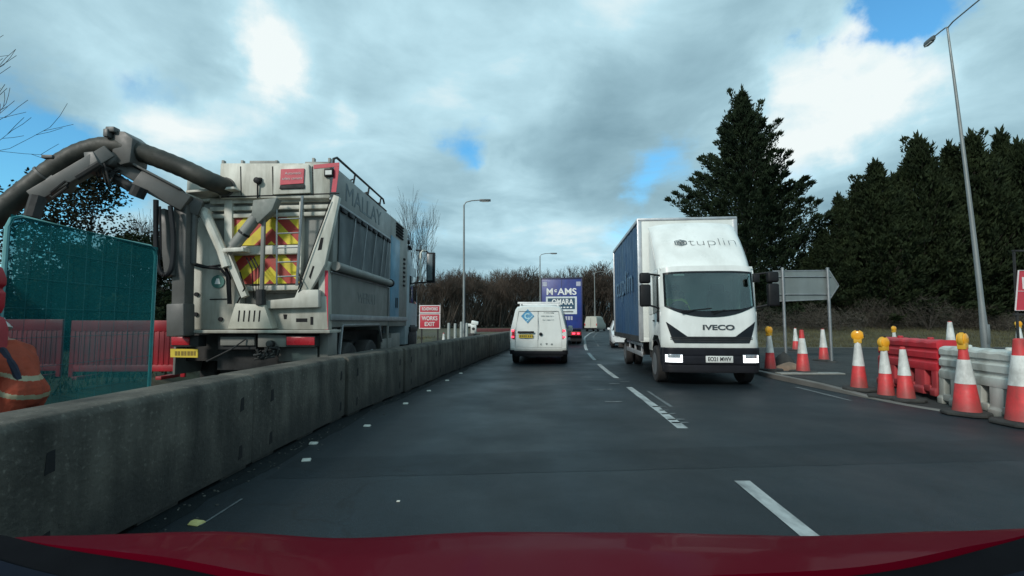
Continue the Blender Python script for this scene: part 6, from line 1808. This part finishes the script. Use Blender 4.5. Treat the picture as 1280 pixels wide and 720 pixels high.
# leafless scrub in front of the cypress row
M_SCRUB = mat('scrub_twigs', (.050, .044, .034), .95, var=.4, scale=1)
def bush(seed, h=2.2, r=1.5):
    rg = random.Random(seed); t = thing('bush', 'x', 'bush', (0, 0, 0), 0, 'leafless bushes below the cypress row'); b = MB(); st = MB()
    for k in range(14):
        a = rg.uniform(0, 2 * PI); d = Vector((math.cos(a) * .5, math.sin(a) * .5, 1)) * h * rg.uniform(.5, .8); st.tube([(0, 0, 0), d * .5 + Vector((rg.uniform(-.1, .1), 0, 0)), d], [.02, .014, .006], 4, cap=False)
    for k in range(1500):
        a = rg.uniform(0, 2 * PI); q = r * math.sqrt(rg.random()); z = h * rg.random() * (1 - .45 * (q / r) ** 2); c = Vector((q * math.cos(a), q * math.sin(a), z))
        ax = Vector((rg.uniform(-.8, .8), rg.uniform(-.8, .8), rg.uniform(-.1, 1))).normalized(); s = ax.cross(Vector((rg.random(), rg.random(), rg.random()))).normalized() * .011
        e = c + ax * rg.uniform(.25, .6); b.add([c - s, c + s, e], [(0, 1, 2)])
    st.build('stems', M_BARK, t); b.build('twigs', M_SCRUB, t, smooth=0, fixn=False); return t
bp = [bush(91), bush(92, 1.7, 1.8)]
blab = ['behind the lorry cab side', 'left of the pointed sign post', 'just behind the pointed sign', 'right of the pointed sign', 'above the kerb cone with the lamp', 'behind the red water barrier left part', 'behind the red water barrier right part', 'left of the tall lamp post foot', 'right of the tall lamp post foot', 'left of the right edge sign', 'behind the right edge sign']
for i in range(11):
    px = 955 + i * 33 + rng.uniform(-8, 8); d = rng.uniform(32, 34.5); p = at(px, 400, d)
    o = bp[i % 2] if i < 2 else dup(bp[i % 2], (0, 0, 0))
    o['label'] = 'brown leafless bush under the cypresses ' + blab[i]
    stand(o, p.x, d, rng.uniform(0, 6), rng.uniform(.75, 1.15))

# dead grass on the verges
b = MB(); rg = random.Random(5)
for k in range(17000):
    if k % 4: x, y = rg.uniform(9, 40), rg.uniform(24.5, 36)
    else: y = rg.uniform(2, 30); x = left_edge(y) - .6 - rg.uniform(0, 7)
    if x < interp(KR, y) + 1 and x > 0: continue
    z = ground_z(x, y)
    for q in range(3):
        hh = rg.uniform(.06, .22); ax = Vector((rg.uniform(-.5, .5), rg.uniform(-.5, .5), 1)) * hh; s = Vector((rg.uniform(-1, 1), rg.uniform(-1, 1), 0)).normalized() * .014; c = Vector((x + rg.uniform(-.12, .12), y + rg.uniform(-.12, .12), z - .01))
        b.v += [tuple(c - s), tuple(c + s), tuple(c + ax)]; n = len(b.v) - 3; b.f.append((n, n + 1, n + 2)); b.mi.append(0)
tag(b.build('grass', mat('dry_grass', (.075, .072, .036), .95, var=.45, scale=.8), None, smooth=0, fixn=False), kind='stuff')

# ================================================================ tidy the object tree
def islands(me):
    par = list(range(len(me.vertices)))
    def f(i):
        while par[i] != i: par[i] = par[par[i]]; i = par[i]
        return i
    for p in me.polygons:
        v = p.vertices
        for q in v[1:]: par[f(q)] = f(v[0])
    g = {}
    for p in me.polygons: g.setdefault(f(p.vertices[0]), []).append(p.index)
    return list(g.values())
def explode(o):
    """every separate piece of a part becomes a part of its own"""
    me = o.data; gs = islands(me)
    if len(gs) < 2: return
    for k, g in enumerate(gs):
        ids = sorted({v for i in g for v in me.polygons[i].vertices}); ix = {v: n for n, v in enumerate(ids)}
        m2 = bpy.data.meshes.new(me.name)
        m2.from_pydata([me.vertices[v].co for v in ids], [], [[ix[v] for v in me.polygons[i].vertices] for i in g])
        for m in me.materials: m2.materials.append(m)
        for p, i in zip(m2.polygons, g): p.material_index = me.polygons[i].material_index; p.use_smooth = me.polygons[i].use_smooth
        m2.set_sharp_from_angle(angle=R(35))
        if k == 0: o.data = m2
        else:
            c = bpy.data.objects.new(o.name.split('.')[0], m2); COL.objects.link(c); c.parent = o.parent; c.location = o.location; c.rotation_euler = o.rotation_euler; c.scale = o.scale
for o in list(COL.objects):
    if o.type == 'MESH' and o.name.split('.')[0] in ('edge_marker', 'hand_hole', 'lightening_hole', 'cab_trim', 'roof_bracket', 'latch', 'wiper', 'cab_window', 'side_window', 'door_handle', 'small_emblem', 'side_skirt', 'hydraulic_hose', 'chevron_panel', 'eyes', 'ears', 'bumper_panel', 'filler_cap', 'roof_rack', 'mirror_arm', 'lamp_bracket', 'lower_rear_panel', 'boom_linkage', 'pale_print'):
        explode(o)
def depth(o):
    n = 0
    while o.parent: o = o.parent; n += 1
    return n
for o in list(COL.objects):
    while depth(o) > 2: o.parent = o.parent.parent
